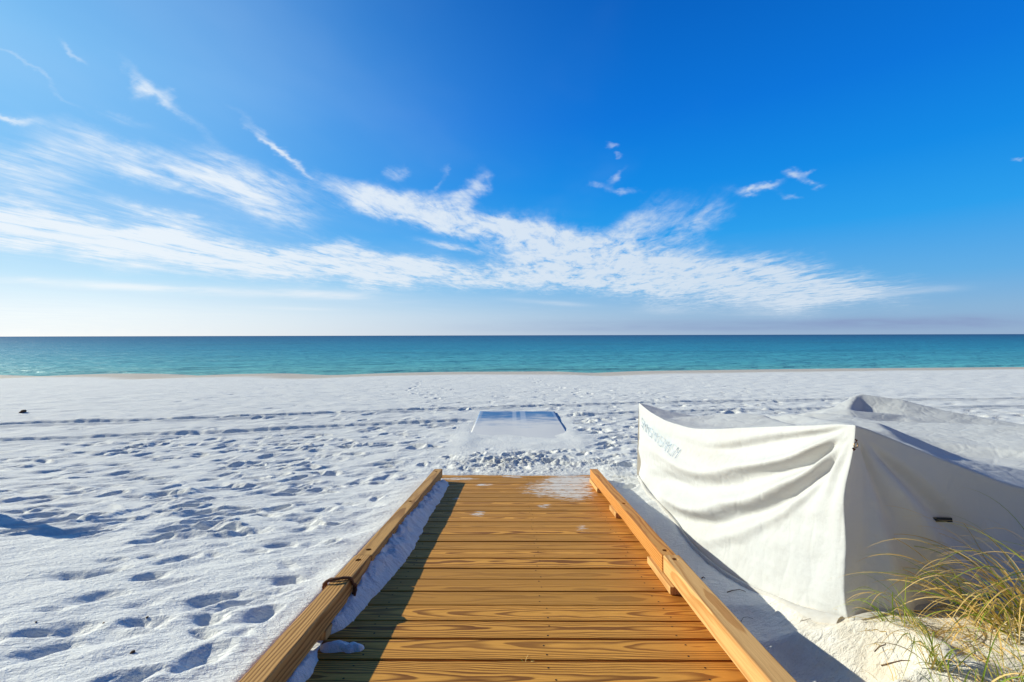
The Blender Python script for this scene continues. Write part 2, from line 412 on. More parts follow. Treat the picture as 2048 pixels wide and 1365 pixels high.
def mat_grass():
    m, t = material('sea_oat_blade')
    a = t.attr('blade').outputs['Vector']; hue, tt, rnd = t.sep(a)
    g = t.mix(rnd, (.24, .37, .035), (.46, .50, .07))
    s = t.mix(rnd, (.82, .54, .15), (.86, .64, .28))
    c = t.mix(t.rng(t.m('MULTIPLY_ADD', tt, .55, hue), .55, 1.05), g, s)
    c = t.mix(t.rng(tt, 0, .18, .55, 0), c, (.48, .28, .08))
    d = t.bsdf(c, .55, None, .3)
    tr = t.n('ShaderNodeBsdfTranslucent'); t.put(tr.inputs['Color'], c)
    mx = t.n('ShaderNodeMixShader'); mx.inputs[0].default_value = .35
    t.t.links.new(d, mx.inputs[1]); t.t.links.new(tr.outputs[0], mx.inputs[2])
    t.out(mx.outputs[0])
    return m

M_SAND = mat_sand()
M_DECK = mat_wood('weathered_deck_pine', (.77, .365, .066), (.18, .060, .010), 118.0, stain=.75)
M_RAILW = mat_wood('brown_rail_pine', (.66, .37, .12), (.30, .135, .036), 75.0, grey=.9)
M_RAILN = mat_wood('fresh_rail_pine', (.72, .43, .17), (.50, .235, .07), 60.0, grey=.15)
M_RAILO = mat_wood('orange_rail_pine', (.66, .32, .085), (.44, .155, .032), 65.0, grey=.2)
M_TARP = mat_tarp()
M_WATER = mat_water()
M_RUST = mat_simple('rusty_steel', (.20, .075, .025), (.09, .035, .02), 300, .75, .4)
M_BRASS = mat_simple('dull_brass', (.55, .42, .26), (.42, .26, .14), 200, .35, .9)
M_DARK = mat_simple('dark_hole', (.02, .013, .008), (.035, .02, .012), 200, .9)
M_BLACK = mat_simple('black_tape', (.012, .012, .013), (.02, .02, .022), 80, .55)
M_ROPE = mat_simple('brown_rope', (.20, .085, .035), (.11, .045, .02), 400, .85, 0, .003)
M_TWIG = mat_simple('dry_twig', (.16, .09, .05), (.07, .04, .025), 160, .9, 0, .002)
M_INK = mat_simple('faded_blue_ink', (.58, .68, .77), (.47, .60, .74), 160, .8)
M_MAT = mat_mat()
M_GRASS = mat_grass()
M_FOAM = mat_simple('sea_foam', (.86, .88, .88), (.74, .80, .82), 3, .9, 0, .05)

# ------------------------------------------------------------------ sand terrain
RAMP_Z, RAMP_S, RAMP_YAW = -1.0955, 0.0978, 0.008      # deck top: z = RAMP_Z - RAMP_S*y
def deck_z(y): return RAMP_Z - RAMP_S * y

_yk = np.array([-8, 0, 1, 2, 3, 4, 5, 6, 8, 10, 12, 14, 17, 20, 24, 28, 31, 33, 34.5, 37, 41, 60.])
_zk = np.array([-.72, -1.03, -1.125, -1.225, -1.335, -1.455, -1.575, -1.635, -1.685, -1.71, -1.79, -1.88, -2.04, -2.19, -2.40, -2.59, -2.71, -2.775, -2.86, -3.15, -3.75, -6.2])
_yd = np.linspace(-8, 60, 1400)
_zd = np.interp(_yd, _yk, _zk)
_k = np.exp(-np.linspace(-2, 2, 31) ** 2); _k /= _k.sum()
_zd = np.convolve(np.pad(_zd, 15, mode='edge'), _k, mode='valid')

MAT_X, MAT_W, MAT_Y0, MAT_Y1 = 0.115, 1.66, 6.9, 10.15
def mat_top(y): return np.interp(y, [6.5, 7.2, 8.2, 9.2, 10.2], [-1.655, -1.672, -1.682, -1.690, -1.700])

def shore_shift(x):
    """how far the waterline wanders seaward at x (m)"""
    xs = [-150, -70, -44, -39, -35.4, -33, -31.1, -26.6, -23, -21, -17.3, -13, -10, -7, -4.7, 3.9, 5.7, 10.1, 14.5, 27, 42.7, 60, 150]
    ys = [-1.5, -1.5, -.2, -.4, -1.6, -1.6, .5, .2, -1.9, -.3, .3, -1.6, .1, .9, 1.3, 1.5, -.3, 1.7, 2.2, 3.8, 4.9, 5.6, 7]
    return np.interp(x, xs, ys)
_xs = np.linspace(-150, 150, 1501); _ss = np.convolve(np.pad(shore_shift(_xs), 5, mode='edge'), np.ones(11) / 11, mode='valid')
def shore(x): return np.interp(x, _xs, _ss)

def track_y(x):
    return np.interp(x, [-40, -14, -9.3, -5, 0, 3.6, 8, 14, 22, 60], [5.5, 7.6, 8.75, 9.75, 11.1, 11.9, 12.5, 12.7, 12.9, 13.5])

def base_z(x, y):
    """large shape of the sand, without prints"""
    far = sstep(22, 31, y)
    z = np.interp(y - shore(x) * far, _yd, _zd)
    # channel and mound right of the ramp
    ch = np.interp(y, [-8, 0, 1, 2, 3.2, 4.1, 5.0, 6.0], [-1.1, -1.38, -1.45, -1.50, -1.55, -1.52, -1.575, -1.635])
    wr = sstep(.90, 1.0, x) * (1 - sstep(5.2, 6.2, y))
    z = z * (1 - wr) + ch * wr
    mound = .275 * sstep(.98, 1.72, x) * (1 - sstep(1.9, 3.1, y)) + .10 * sstep(1.7, 2.3, x) * (1 - sstep(1.7, 2.6, y))
    z = z + mound * wr
    # under the ramp the sand is low; it buries the seaward end
    xr = np.abs(x - RAMP_YAW * y)
    un = 1 - sstep(.86, .96, xr)
    uz = deck_z(y) - .13 + .135 * sstep(4.95, 5.28, y + .05 * perlin(x * 3.1, y * 2, 5))
    blend = un * (1 - sstep(5.25, 5.55, y))
    z = z * (1 - blend) + uz * blend
    return z

def sand_z(x, y):
    """height of the finished sand at one spot, read from the mesh grid"""
    i = np.clip(np.searchsorted(GX, x) - 1, 0, len(GX) - 2); j = np.clip(np.searchsorted(GY, y) - 1, 0, len(GY) - 2)
    fx = (x - GX[i]) / (GX[i + 1] - GX[i]); fy = (y - GY[j]) / (GY[j + 1] - GY[j])
    return float((GZ[i, j] * (1 - fx) + GZ[i + 1, j] * fx) * (1 - fy) + (GZ[i, j + 1] * (1 - fx) + GZ[i + 1, j + 1] * fx) * fy)

def axis(segs):
    """segs: list of (start, end, spacing, growth); builds one sorted coordinate list"""
    out = []
    for (a, b, s, g) in segs:
        p = a
        while p < b - 1e-6:
            out.append(p); p += s + g * (p - a)
    out.append(segs[-1][1])
    return np.array(out)
right = axis([(2.6, 150, .014, .0085)])
left = -axis([(3.4, 150, .014, .0085)])[::-1]
GX = np.unique(np.concatenate([left, np.arange(-3.4, 2.6, .014), right]))
GY = axis([(-4, .9, .12, 0), (.9, 3.0, .0105, 0), (3.0, 46, .0105, .0046), (46, 62, 1.0, 0)])
X, Y = np.meshgrid(GX, GY, indexing='ij')
GZ = base_z(X, Y)

xr = np.abs(X - RAMP_YAW * Y)
offramp = sstep(.93, 1.12, xr) + sstep(5.4, 5.8, Y); offramp = np.clip(offramp, 0, 1)
matmask = (1 - sstep(MAT_W / 2 - .02, MAT_W / 2 + .5, np.abs(X - MAT_X))) * sstep(6.3, 7.0, Y) * (1 - sstep(MAT_Y1, MAT_Y1 + .15, Y))
calm = sstep(-.15, .35, fbm(X * .28 + 3, Y * .28, 2, 40))                        # smoother, wind-swept patches
nearleft = sstep(-1.3, -2.2, X + 0 * Y) * (1 - sstep(2.6, 3.1, Y))              # smooth apron at lower left
damp_y = 29.3 + shore(X)
beach = 1 - sstep(-2.5, 0.5, Y - damp_y)
trample = beach * (1 - .75 * nearleft) * (1 - sstep(11, 22, Y) * .75)
rightcalm = sstep(.9, 1.1, X) * (1 - sstep(4.0, 5.2, Y))
soft = (1 - .6 * rightcalm)
# wind-shaped swells, stretched towards the upper right as in the photo
ca, sa = math.cos(R(28)), math.sin(R(28))
A = X * ca + Y * sa; B = -X * sa + Y * ca
GZ += offramp * soft * beach * (1 - matmask) * (.019 * fbm(A * .8, B * 1.7, 3, 3) * (1 - .3 * nearleft) + trample * .0105 * fbm(A * 2.4, B * 5.0, 3, 11))
GZ += offramp * beach * (1 - matmask) * .0035 * fbm(A * 5, B * 13, 2, 21) * (1 - sstep(8, 14, Y))

# footprints and scuffs
def stamp(cx, cy, lx, ly, ang, depth, rim=.35, rough=0.0, seed=0, power=3):
    m = max(lx, ly) * 2.4
    i0, i1 = np.searchsorted(GX, (cx - m, cx + m)); j0, j1 = np.searchsorted(GY, (cy - m, cy + m))
    if i1 - i0 < 2 or j1 - j0 < 2: return
    xx = X[i0:i1, j0:j1] - cx; yy = Y[i0:i1, j0:j1] - cy
    c, s = math.cos(ang), math.sin(ang)
    p = (xx * c + yy * s) / lx; q = (-xx * s + yy * c) / ly
    p = p + .25 * q * q * (1 if seed % 2 else -1)
    wob = 1 + .22 * perlin(p * 1.3 + seed * 1.7, q * 1.3, seed % 97)
    r = np.sqrt(p * p + q * q) * wob
    pit = -np.exp(-np.power(r, power))
    rm = rim * np.exp(-((r - 1.45) / .42) ** 2) * (1 + .6 * np.clip(p, -1, 1))
    d = pit + rm
    if rough: d = d * (1 + rough * fbm(xx * 14, yy * 14, 2, seed % 89))
    GZ[i0:i1, j0:j1] += depth * d

def allowed(x, y):
    if abs(x - RAMP_YAW * y) < 1.12 and y < 5.55: return False
    if abs(x - MAT_X) < MAT_W / 2 + .2 and 6.6 < y < MAT_Y1 + .2: return False
    if x > 1.0 and y < 4.4: return False
    if 1.25 < x < 6.4 and 1.9 < y < 5.5: return False
    return True

prints = []
# hand-placed soft prints, lower left
for (px, py, lx, ly, a, dp) in ((400, 1315, .15, .085, 55, .055), (215, 1141, .13, .07, 30, .04), (297, 1151, .12, .075, 15, .05), (415, 1197, .13, .08, 35, .05), (283, 1205, .11, .06, 25, .022),
        (525, 1225, .12, .09, 60, .06), (480, 1268, .07, .05, 30, .03), (90, 1300, .15, .07, 40, .04), (375, 1112, .11, .07, 20, .035), (300, 1112, .09, .05, 10, .03), (445, 1060, .12, .08, 15, .045), (240, 1365, .15, .08, 40, .06),
        (575, 1155, .10, .07, 25, .05), (555, 1180, .10, .06, 20, .03), (470, 1187, .10, .06, 25, .025), (335, 1165, .20, .07, 28, .02), (70, 1045, .30, .09, 14, .06), (30, 1060, .25, .09, 20, .05), (640, 1020, .16, .12, 20, .06), (310, 1080, .16, .10, 20, .045), (600, 1060, .12, .08, 25, .04), (520, 1030, .12, .07, 10, .045), (180, 1030, .16, .09, 18, .05), (225, 1037, .18, .07, 30, .045), (30, 1020, .14, .08, 10, .05), (660, 1085, .10, .07, 20, .04)):
    d = 2.2
    for _ in range(8):
        x0 = (px - 1024) / F * d; z0 = float(base_z(np.array([x0]), np.array([d]))[0]); d = -z0 * F / (py - 671)
    prints.append(((px - 1024) / F * d, d, lx * .56, ly * .60, R(a), dp * .72))
for k in range(60000):
    y = random.uniform(1.7, 31); x = random.uniform(-44, 44)
    if abs(x) > 1.35 * y + 1.0 or not allowed(x, y): continue
    ty = float(track_y(x))
    if y < 2.9: rho = 15.0
    elif y < ty - 2.2: rho = 19.0
    elif y < ty + .6: rho = 4.0 if x > -6 else 1.4
    elif y < ty + 3.5: rho = 3.4 if x > -3 else .45
    else: rho = .7 if x > -4 else .18
    nz = float(fbm(np.array([x * .45]), np.array([y * .45]), 2, 77)[0])
    rho *= np.clip(1.0 + 1.6 * nz, .30, 2.0)
    if random.random() > rho * (29.3 * 88) / 60000: continue
    lx = random.uniform(.10, .19) * (1.15 if random.random() < .2 else 1) * (.70 if y > 4.5 else .74); ly = lx * random.uniform(.36, .62)
    dp = random.uniform(.012, .044)
    if y > ty + .6: lx *= .85; dp *= .8
    if y < 2.9: lx *= .74; ly *= .80; dp *= .85
    prints.append((x, y, lx, ly, R(random.gauss(22, 24)), dp))
for k, (x, y, lx, ly, a, dp) in enumerate(prints):
    stamp(x, y, lx, ly, a, dp, random.uniform(.08, .30) if y > 2.9 else .12, random.choice((0, 0, .45)), k, random.choice((2.2, 2.8, 3.6)) if y > 2.9 else 2.1)
# trails of single prints towards the sea
for (x0, y0, x1, y1) in ((-9, 12, -10.5, 25), (2.5, 14, 1.0, 27), (-2.5, 13, -5, 24), (8, 14.5, 10, 27), (-14, 13, 4, 16.5), (-18, 15, -2, 17)):
    n = int(math.hypot(x1 - x0, y1 - y0) / .55)
    for k in range(n):
        f = k / n
        stamp(x0 + (x1 - x0) * f + random.gauss(0, .28), y0 + (y1 - y0) * f + random.gauss(0, .12), .14, .085, math.atan2(y1 - y0, x1 - x0), random.uniform(.012, .03), .3, 0, k)
# vehicle tracks
ty = track_y(X)
for off, dp in ((0, .058), (-1.75, .048)):
    u = (Y - ty - off - .10 * fbm(X * .25, X * 0 + off, 2, 60)) / .13
    lug = 1 + .35 * np.sin(X * 2 * math.pi / .24) * (np.abs(X) < 16)
    GZ += dp * beach * (-np.exp(-u ** 4) * lug * .9 + .55 * np.exp(-((np.abs(u) - 1.6) / .5) ** 2)) * (1 + .3 * fbm(X * 1.2, Y, 2, 61))
# churned crumbs at the foot of the ramp
crumb = np.exp(-((X - .05) / .95) ** 2 - ((Y - 5.75) / .72) ** 2) * sstep(5.10, 5.28, Y) + .45 * np.exp(-((X - 1.15) / .4) ** 2 - ((Y - 5.2) / 1.0) ** 2)
crumb = np.clip(crumb * (.75 + .6 * fbm(X * 2, Y * 2, 2, 33)), 0, 1)
GZ += crumb * (.020 * fbm(X * 4, Y * 4, 3, 30) + .030 * np.abs(fbm(X * 15, Y * 15, 3, 31)) + .010 * fbm(X * 34, Y * 34, 2, 34) + .012)
for k in range(26):
    x = random.gauss(.05, .5); y = random.uniform(5.4, 6.3)
    stamp(x, y, .07, .05, R(random.uniform(0, 180)), .022, .4, .6, k)
# sand over the near part of the mat, thinning towards its far end
mz = mat_top(Y)
cover = .030 * np.clip(1 - (Y - 7.0) / 1.0, -1, 1) + .010 * fbm(X * 1.6, Y * 1.8, 3, 50) + .018 * sstep(.62, .95, np.abs(X - MAT_X + .14 * fbm(Y * .9, X * 0, 2, 52))) * (1 - .75 * sstep(8.6, 10.0, Y)) - .012
under = mz + np.maximum(cover, -.03)
GZ = GZ * (1 - matmask) + under * matmask
# dug sand shaded hollow below the right rail
stamp(1.33, 1.86, .22, .13, R(-25), .075, .35, .2, 3)
stamp(1.20, 2.35, .16, .10, R(-60), .02, .3, .2, 4)

V = np.stack([X.ravel(), Y.ravel(), GZ.ravel()], 1)
me = mesh_np('sand', V, grid_quads(len(GX), len(GY)))
wet = sstep(-1.4, 1.4, Y - damp_y + .8 * fbm(X * .15, Y * .3, 2, 70))
fattr(me, 'wet', wet); fattr(me, 'crumb', crumb); fattr(me, 'litter', sstep(1.15, 1.5, X) * (1 - sstep(2.1, 2.7, Y)) * .9)
sand = link('sand', me, None, M_SAND); tag(sand, kind='structure')

# ------------------------------------------------------------------ sea
SEA = -3.62
wy = axis([(30, 90, .16, 0), (90, 30000, .3, .05)])
wx = np.unique(np.concatenate([-axis([(60, 30000, .7, .12)]), np.arange(-60, 60, .45), axis([(60, 30000, .7, .12)])]))
WX, WY = np.meshgrid(wx, wy, indexing='ij')
amp = sstep(40, 46, WY) * (1 - sstep(90, 160, WY)) * (1 - sstep(50, 90, np.abs(WX)))
WZ = SEA + amp * (.07 * fbm(WX * .07, WY * .30, 3, 80) + .035 * fbm(WX * .4, WY * .9, 2, 81))
# a low swell about to break near the shore
WZ += .16 * np.exp(-((WY - 46.5 - shore(WX) - .8 * perlin(WX * .08, WX * 0, 82)) / .8) ** 2) * (.5 + .5 * perlin(WX * .05, WX * 0 + 3, 83))
me = mesh_np('sea', np.stack([WX.ravel(), WY.ravel(), WZ.ravel()], 1), grid_quads(len(wx), len(wy)))
sea = link('sea', me, None, M_WATER); tag(sea, kind='structure')

# ------------------------------------------------------------------ boardwalk ramp
ramp = empty('boardwalk_ramp', (0, 0, RAMP_Z))
ramp.rotation_euler = (-math.atan(RAMP_S), 0, -RAMP_YAW)
tag(ramp, 'wooden beach ramp of golden planks with low timber rails running down to the sand', 'boardwalk')
SC = 1 / math.cos(math.atan(RAMP_S))

def box_into(bm, x0, x1, y0, y1, z0, z1, bev=.004, seg=2, nx=1):
    res = bmesh.ops.create_cube(bm, size=1.0)
    vs = res['verts']
    bmesh.ops.scale(bm, vec=(x1 - x0, y1 - y0, z1 - z0), verts=vs)
    bmesh.ops.translate(bm, vec=((x0 + x1) / 2, (y0 + y1) / 2, (z0 + z1) / 2), verts=vs)
    es = list({e for v in vs for e in v.link_edges})
    if bev > 0:
        r = bmesh.ops.bevel(bm, geom=es, offset=bev, segments=seg, profile=.5, affect='EDGES')
    fs = set()
    return

def wood_attrs(me, along, off, tint, tilt=0.0):
    co_ = np.zeros(len(me.vertices) * 3, dtype=np.float32); me.vertices.foreach_get('co', co_); co_ = co_.reshape(-1, 3)
    p = co_ if along == 'X' else np.stack([co_[:, 1], co_[:, 0], co_[:, 2]], 1)
    q = p + np.array(off)[None, :]
    q[:, 2] += tilt * p[:, 0]
    vattr(me, 'wood_pos', q); fattr(me, 'tint', np.full(len(me.vertices), tint))

# deck: one part, every plank a bevelled board in the same mesh, screw heads included
allV = []; allF = []; allW = []; allT = []; allM = []
PITCH, GAP = .1445 * SC, .0105
for n in range(-16, 26):
    ye = (5.098 + .1445 * (n - 23)) * SC                 # seaward edge of plank number n
    jitter = random.uniform(-.0015, .0015)
    bm = bmesh.new()
    x0 = -.914 + random.uniform(-.006, .006); x1 = .914 + random.uniform(-.006, .006)
    box_into(bm, x0, x1, ye - PITCH + GAP * random.uniform(.75, 1.25), ye, -.037, jitter, .0035, 2)
    bmesh.ops.bisect_plane(bm, geom=bm.verts[:] + bm.edges[:] + bm.faces[:], plane_co=(0, 0, 0), plane_no=(1, 0, 0))
    for q in (-.45, .45):
        bmesh.ops.bisect_plane(bm, geom=bm.verts[:] + bm.edges[:] + bm.faces[:], plane_co=(q, 0, 0), plane_no=(1, 0, 0))
    bow = random.uniform(-.003, .003); skew = random.uniform(-.0012, .0012)
    bm.verts.index_update()
    off = (random.uniform(-50, 50), -(ye - PITCH / 2) + random.uniform(-.05, .05), -random.choice((.02, .03, .045, .07, .10)) )
    tilt = random.uniform(-.03, .03); tnt = random.random()
    if n in (1, 3, 7, 8): tnt = .0
    if n in (6, 4): tnt = .75
    b0 = len(allV)
    for v in bm.verts:
        xx = v.co.x
        yy_ = v.co.y + bow * (1 - (xx / .9) ** 2) + skew * xx
        allV.append((xx, yy_, v.co.z))
        # wood_pos is given in the frame of the plank
        allW.append((xx + off[0], v.co.y + off[1], v.co.z + off[2] - .02 + tilt * xx)); allT.append(tnt)
    for f in bm.faces:
        allF.append([b0 + v.index for v in f.verts]); allM.append(0)
    bm.free()
    if n > -2:
        for xs_ in (-.62, .13, .70):
            for yo in (.035, .105):
                xs2 = xs_ + random.uniform(-.02, .02); ys2 = ye - yo + random.uniform(-.01, .01)
                b0 = len(allV); rr = .0042
                for k in range(8):
                    an = k * math.pi / 4
                    allV.append((xs2 + rr * math.cos(an), ys2 + rr * math.sin(an), jitter + .0008)); allW.append((0, 0, 0)); allT.append(0)
                allF.append([b0 + k for k in range(8)]); allM.append(1)
me = bpy.data.meshes.new('deck'); me.from_pydata(allV, [], allF); me.update()
me.polygons.foreach_set('material_index', allM)
vattr(me, 'wood_pos', np.array(allW)); fattr(me, 'tint', np.array(allT))
deck = link('deck', me, ramp, [M_DECK, M_DARK])

def timber(name, x0, x1, y0, y1, z0, z1, mat, holes=(), off=(0, 0, 0), tint=.2, tilt=.02, bev=.006, label=None, warp=0.0):
    bm = bmesh.new()
    box_into(bm, x0, x1, y0, y1, z0, z1, bev, 3)
    ny = max(2, int((y1 - y0) / .12))
    for k in range(1, ny):
        bmesh.ops.bisect_plane(bm, geom=bm.verts[:] + bm.edges[:] + bm.faces[:], plane_co=(0, y0 + (y1 - y0) * k / ny, 0), plane_no=(0, 1, 0))
    for v in bm.verts:
        f = (v.co.y - y0) / (y1 - y0)
        v.co.x += warp * math.sin(f * math.pi) + .0016 * math.sin(v.co.y * 3.1 + x0 * 5) + .0009 * math.sin(v.co.y * 11 + v.co.z * 40)
        v.co.z += .0012 * math.sin(v.co.y * 4.3 + 1 + x0 * 3)
    me = bpy.data.meshes.new(name); bm.to_mesh(me); bm.free()
    o = link(name, me)
    if holes:
        # counterbored bolt holes are cut out of the timber for real
        cb = bmesh.new()
        for hy in holes:
            bmesh.ops.create_cone(cb, cap_ends=True, segments=24, radius1=.0165, radius2=.0165, depth=.04,
                                  matrix=Matrix.Translation(((x0 + x1) / 2, hy, z1)))
        cm = bpy.data.meshes.new('cut'); cb.to_mesh(cm); cb.free()
        cobj = bpy.data.objects.new('cut', cm); col.objects.link(cobj)
        md = o.modifiers.new('b', 'BOOLEAN'); md.operation = 'DIFFERENCE'; md.object = cobj; md.solver = 'EXACT'
        dg = bpy.context.evaluated_depsgraph_get()
        nm = bpy.data.meshes.new_from_object(o.evaluated_get(dg))
        o.modifiers.clear(); bpy.data.objects.remove(cobj)
        old = o.data; o.data = nm; bpy.data.meshes.remove(old); nm.name = name
        me = nm
    me.materials.clear(); me.materials.append(mat)
    wood_attrs(me, 'Y', off, tint, tilt)
    o.parent = ramp
    if label: o['label'] = label
    for hy in holes:
        V = []; Fc = []
        # washer + bolt head on the floor of the hole
        bmx = bmesh.new()
        bmesh.ops.create_cone(bmx, cap_ends=True, segments=20, radius1=.0150, radius2=.0150, depth=.004, matrix=Matrix.Translation(((x0 + x1) / 2, hy, z1 - .0175)))
        bmesh.ops.create_cone(bmx, cap_ends=True, segments=6, radius1=.0085, radius2=.008, depth=.008, matrix=Matrix.Translation(((x0 + x1) / 2, hy, z1 - .0115)))
        bme = bpy.data.meshes.new('bolt'); bmx.to_mesh(bme); bmx.free()
        b = link('bolt', bme, o, M_RUST)
    return o
yj = 2.49 * SC
timber('rail_timber', -.884, -.795, yj + .002, 4.92 * SC, .040, .129, M_RAILW, (yj + .085, 3.62, 4.80), (3, .84, -.03), .35, .012, label='far rail timber of grey brown pine on the sea side of the joint')
timber('rail_timber', -.888, -.799, -.6, yj - .003, .041, .132, M_RAILW, (yj - .075,), (9, .90, -.12), .1, -.01, .007, label='near rail timber of cracked brown pine with a knot', warp=-.006)
timber('rail_timber', .800, .884, yj + .002, 4.92 * SC, .040, .129, M_RAILO, (yj + .075, 3.56), (5, -.79, -.06), .1, .01, label='far rail timber of orange stained pine')
timber('rail_timber', .804, .894, -.6, yj - .003, .042, .134, M_RAILN, (yj - .065,), (1, -.86, -.10), .0, .006, .007, label='near rail timber of pale fresh pine')
for (bx0, bx1, by0, by1) in ((-.885, -.800, 2.30, 2.70), (-.88, -.80, 1.90, 1.97), (-.88, -.80, 3.55, 3.80), (-.88, -.80, 4.45, 4.85), (-.88, -.80, .7, 1.0),
                             (.782, .880, 2.315, 2.72), (.785, .880, 3.60, 3.83), (.788, .880, 4.42, 4.88), (.79, .88, .8, 1.1)):
    timber('rail_block', bx0, bx1, by0 * SC, by1 * SC, .0015, .0395, M_RAILN, (), (random.uniform(0, 9), random.uniform(-.05, .05), -.05), .2, .01, .003)
# joists below the deck
for xj in (-.88, -.05, .88):
    o = timber('joist', xj - .019, xj + .019, -.6, 5.1, -.18, -.039, M_RAILW, (), (random.uniform(0, 9), .1, -.05), .5, .01, .003)

# ------------------------------------------------------------------ sand drift along the left rail, lying on the deck
def ramp_pt(x, y, h):
    """world point above the deck at plan position (x from the ramp axis, y along the view)"""
    return (x + RAMP_YAW * y, y, deck_z(y) + h)
ks = [(1.45, -.775, .03), (1.60, -.768, .045), (1.68, -.762, .045), (1.78, -.775, .035), (1.83, -.80, .010), (1.90, -.81, .006), (1.95, -.80, .01), (2.00, -.762, .045), (2.11, -.735, .06), (2.25, -.722, .065), (2.41, -.70, .085), (2.73, -.668, .10), (3.01, -.662, .10), (3.34, -.68, .10), (3.7, -.692, .10), (4.15, -.682, .09), (4.5, -.69, .075), (4.75, -.70, .05), (4.86, -.72, .03), (4.98, -.79, .015)]
kY, kX, kH = (np.array([k[i] for k in ks]) for i in range(3))
ny, nt = 420, 30
yy = np.linspace(1.3, 5.0, ny); tt = np.linspace(0, 1, nt)
YY, TT = np.meshgrid(yy, tt, indexing='ij')
xe = np.interp(YY, kY, kX) + .012 * fbm(YY * 9, YY * 0, 3, 90)
hh = np.interp(YY, kY, kH)
xw = -.905
XX = xw + (xe - xw) * TT
u = np.clip((XX + .80) / (xe + .80 + 1e-4), 0, 1)
HH = hh * np.where(XX < -.80, 1.0, (1 - u ** 1.8)) * (.9 + .25 * fbm(XX * 12, YY * 9, 3, 91)) + .004 * fbm(XX * 40, YY * 40, 2, 92) * (1 - u)
HH = np.where(TT > .999, -.004, np.maximum(HH, .0005))
Vd = np.stack([XX + RAMP_YAW * YY, YY, deck_z(YY) + HH], -1).reshape(-1, 3)
me = mesh_np('sand_drift', Vd, grid_quads(ny, nt)); fattr(me, 'wet', np.zeros(ny * nt)); fattr(me, 'crumb', np.full(ny * nt, .12))
o = link('sand_drift', me, None, M_SAND); tag(o, kind='structure')
# small heap of sand next to the near rail
th = np.linspace(0, 2 * math.pi, 41)[:-1]
def heap(cx, cy, rx, ry, h, seed):
    V = []; Q = []
    nr = 9
    for i in range(nr):
        f = 1 - i / (nr - 1) * .995
        for k, a in enumerate(th):
            rr = f * (1 + .18 * float(perlin(np.array([math.cos(a) * 1.6 + seed]), np.array([math.sin(a) * 1.6]), seed)[0]))
            hz = h * (1 - f ** 2) ** .6 * (1 + .2 * math.sin(3 * a + seed) * f) - (.004 if i == 0 else 0)
            V.append(ramp_pt(cx + rx * rr * math.cos(a), cy + ry * rr * math.sin(a), hz))
    n = len(th)
    for i in range(nr - 1):
        for k in range(n):
            Q.append((i * n + k, i * n + (k + 1) % n, (i + 1) * n + (k + 1) % n, (i + 1) * n + k))
    return V, Q
V1, Q1 = heap(-.735, 1.855, .075, .030, .030, 4); V2, Q2 = heap(-.665, 1.852, .042, .028, .026, 9)
me = mesh_py('sand_heap', V1 + V2, Q1 + [tuple(i + len(V1) for i in q) for q in Q2])
fattr(me, 'wet', np.zeros(len(me.vertices))); fattr(me, 'crumb', np.full(len(me.vertices), .15))
o = link('sand_heap', me, None, M_SAND); tag(o, kind='structure')

# ------------------------------------------------------------------ rope ring round the left rail
def rope_path():
    pts = []
    N = 96
    hw, hh_ = .057, .058
    for k in range(N * 2):
        a = 2 * math.pi * k / N
        turn = k / (2 * N)
        # rounded square round the timber, second turn lies beside the first and hangs wider on the deck side
        cx, cz = math.cos(a), math.sin(a)
        m = (abs(cx) ** 5 + abs(cz) ** 5) ** (-1 / 5)
        wide = 1 + (.30 if turn > .5 else .10) * max(0, cx) * (1 if cz < .3 else .3)
        x = -.8525 + hw * cx * m * wide
        z = .0865 + hh_ * cz * m + (.006 if turn > .5 else 0) * max(0, cz)
        y = 2.19 + .030 * math.cos(a + .6) + .016 * math.sin(2 * math.pi * turn) - .05 * max(0, -cz) * max(0, cx)
        pts.append(Vector(ramp_pt(x, y, max(z, .012))))
    return pts
rp = rope_path()
Vr, Qr = tube(rp, .0062, 8, True)
# lay of the rope
for i in range(len(rp)):
    for k in range(8):
        v = Vr[i * 8 + k]; c = rp[i]
        Vr[i * 8 + k] = c + (v - c) * (1 + .20 * math.sin(3 * (2 * math.pi * k / 8) + i * .9))
rope = link('rope_ring', mesh_py('rope_ring', Vr, Qr), None, M_ROPE)
tag(rope, 'rusty brown rope looped twice round the left timber rail of the ramp', 'rope')

# ------------------------------------------------------------------ buried blue mat
nx_, ny_ = 60, 110
xs = np.linspace(MAT_X - MAT_W / 2, MAT_X + MAT_W / 2, nx_); ys = np.linspace(MAT_Y0, MAT_Y1, ny_)
MX, MY = np.meshgrid(xs, ys, indexing='ij')
lump = .012 * fbm(MX * .9, MY * .8, 2, 55)
MZ = mat_top(MY) + lump * sstep(MAT_Y0, 8.2, MY) + .02 * sstep(MAT_Y1 - .25, MAT_Y1, MY) * np.abs(perlin(MX * 2.2, MX * 0, 56))
Vt = np.stack([MX, MY, MZ], -1).reshape(-1, 3); Vb = Vt.copy(); Vb[:, 2] -= .008
Qt = grid_quads(nx_, ny_); Qb = grid_quads(nx_, ny_, len(Vt))[:, ::-1]
rim_ = [i * ny_ for i in range(nx_)] + [(nx_ - 1) * ny_ + j for j in range(1, ny_)] + [i * ny_ + ny_ - 1 for i in range(nx_ - 2, -1, -1)] + [j for j in range(ny_ - 2, 0, -1)]
side = [(rim_[k], rim_[k] + len(Vt), rim_[(k + 1) % len(rim_)] + len(Vt), rim_[(k + 1) % len(rim_)]) for k in range(len(rim_))]
me = mesh_np('beach_mat', np.concatenate([Vt, Vb]), np.concatenate([Qt, Qb, np.array(side)]))
stripe = ((np.abs(np.abs(MX - MAT_X - .02) - .085) < .05)).astype(float).ravel()
edge = ((np.abs(np.abs(MX - MAT_X) - (MAT_W / 2 - .03)) < .03)).astype(float).ravel() * .6
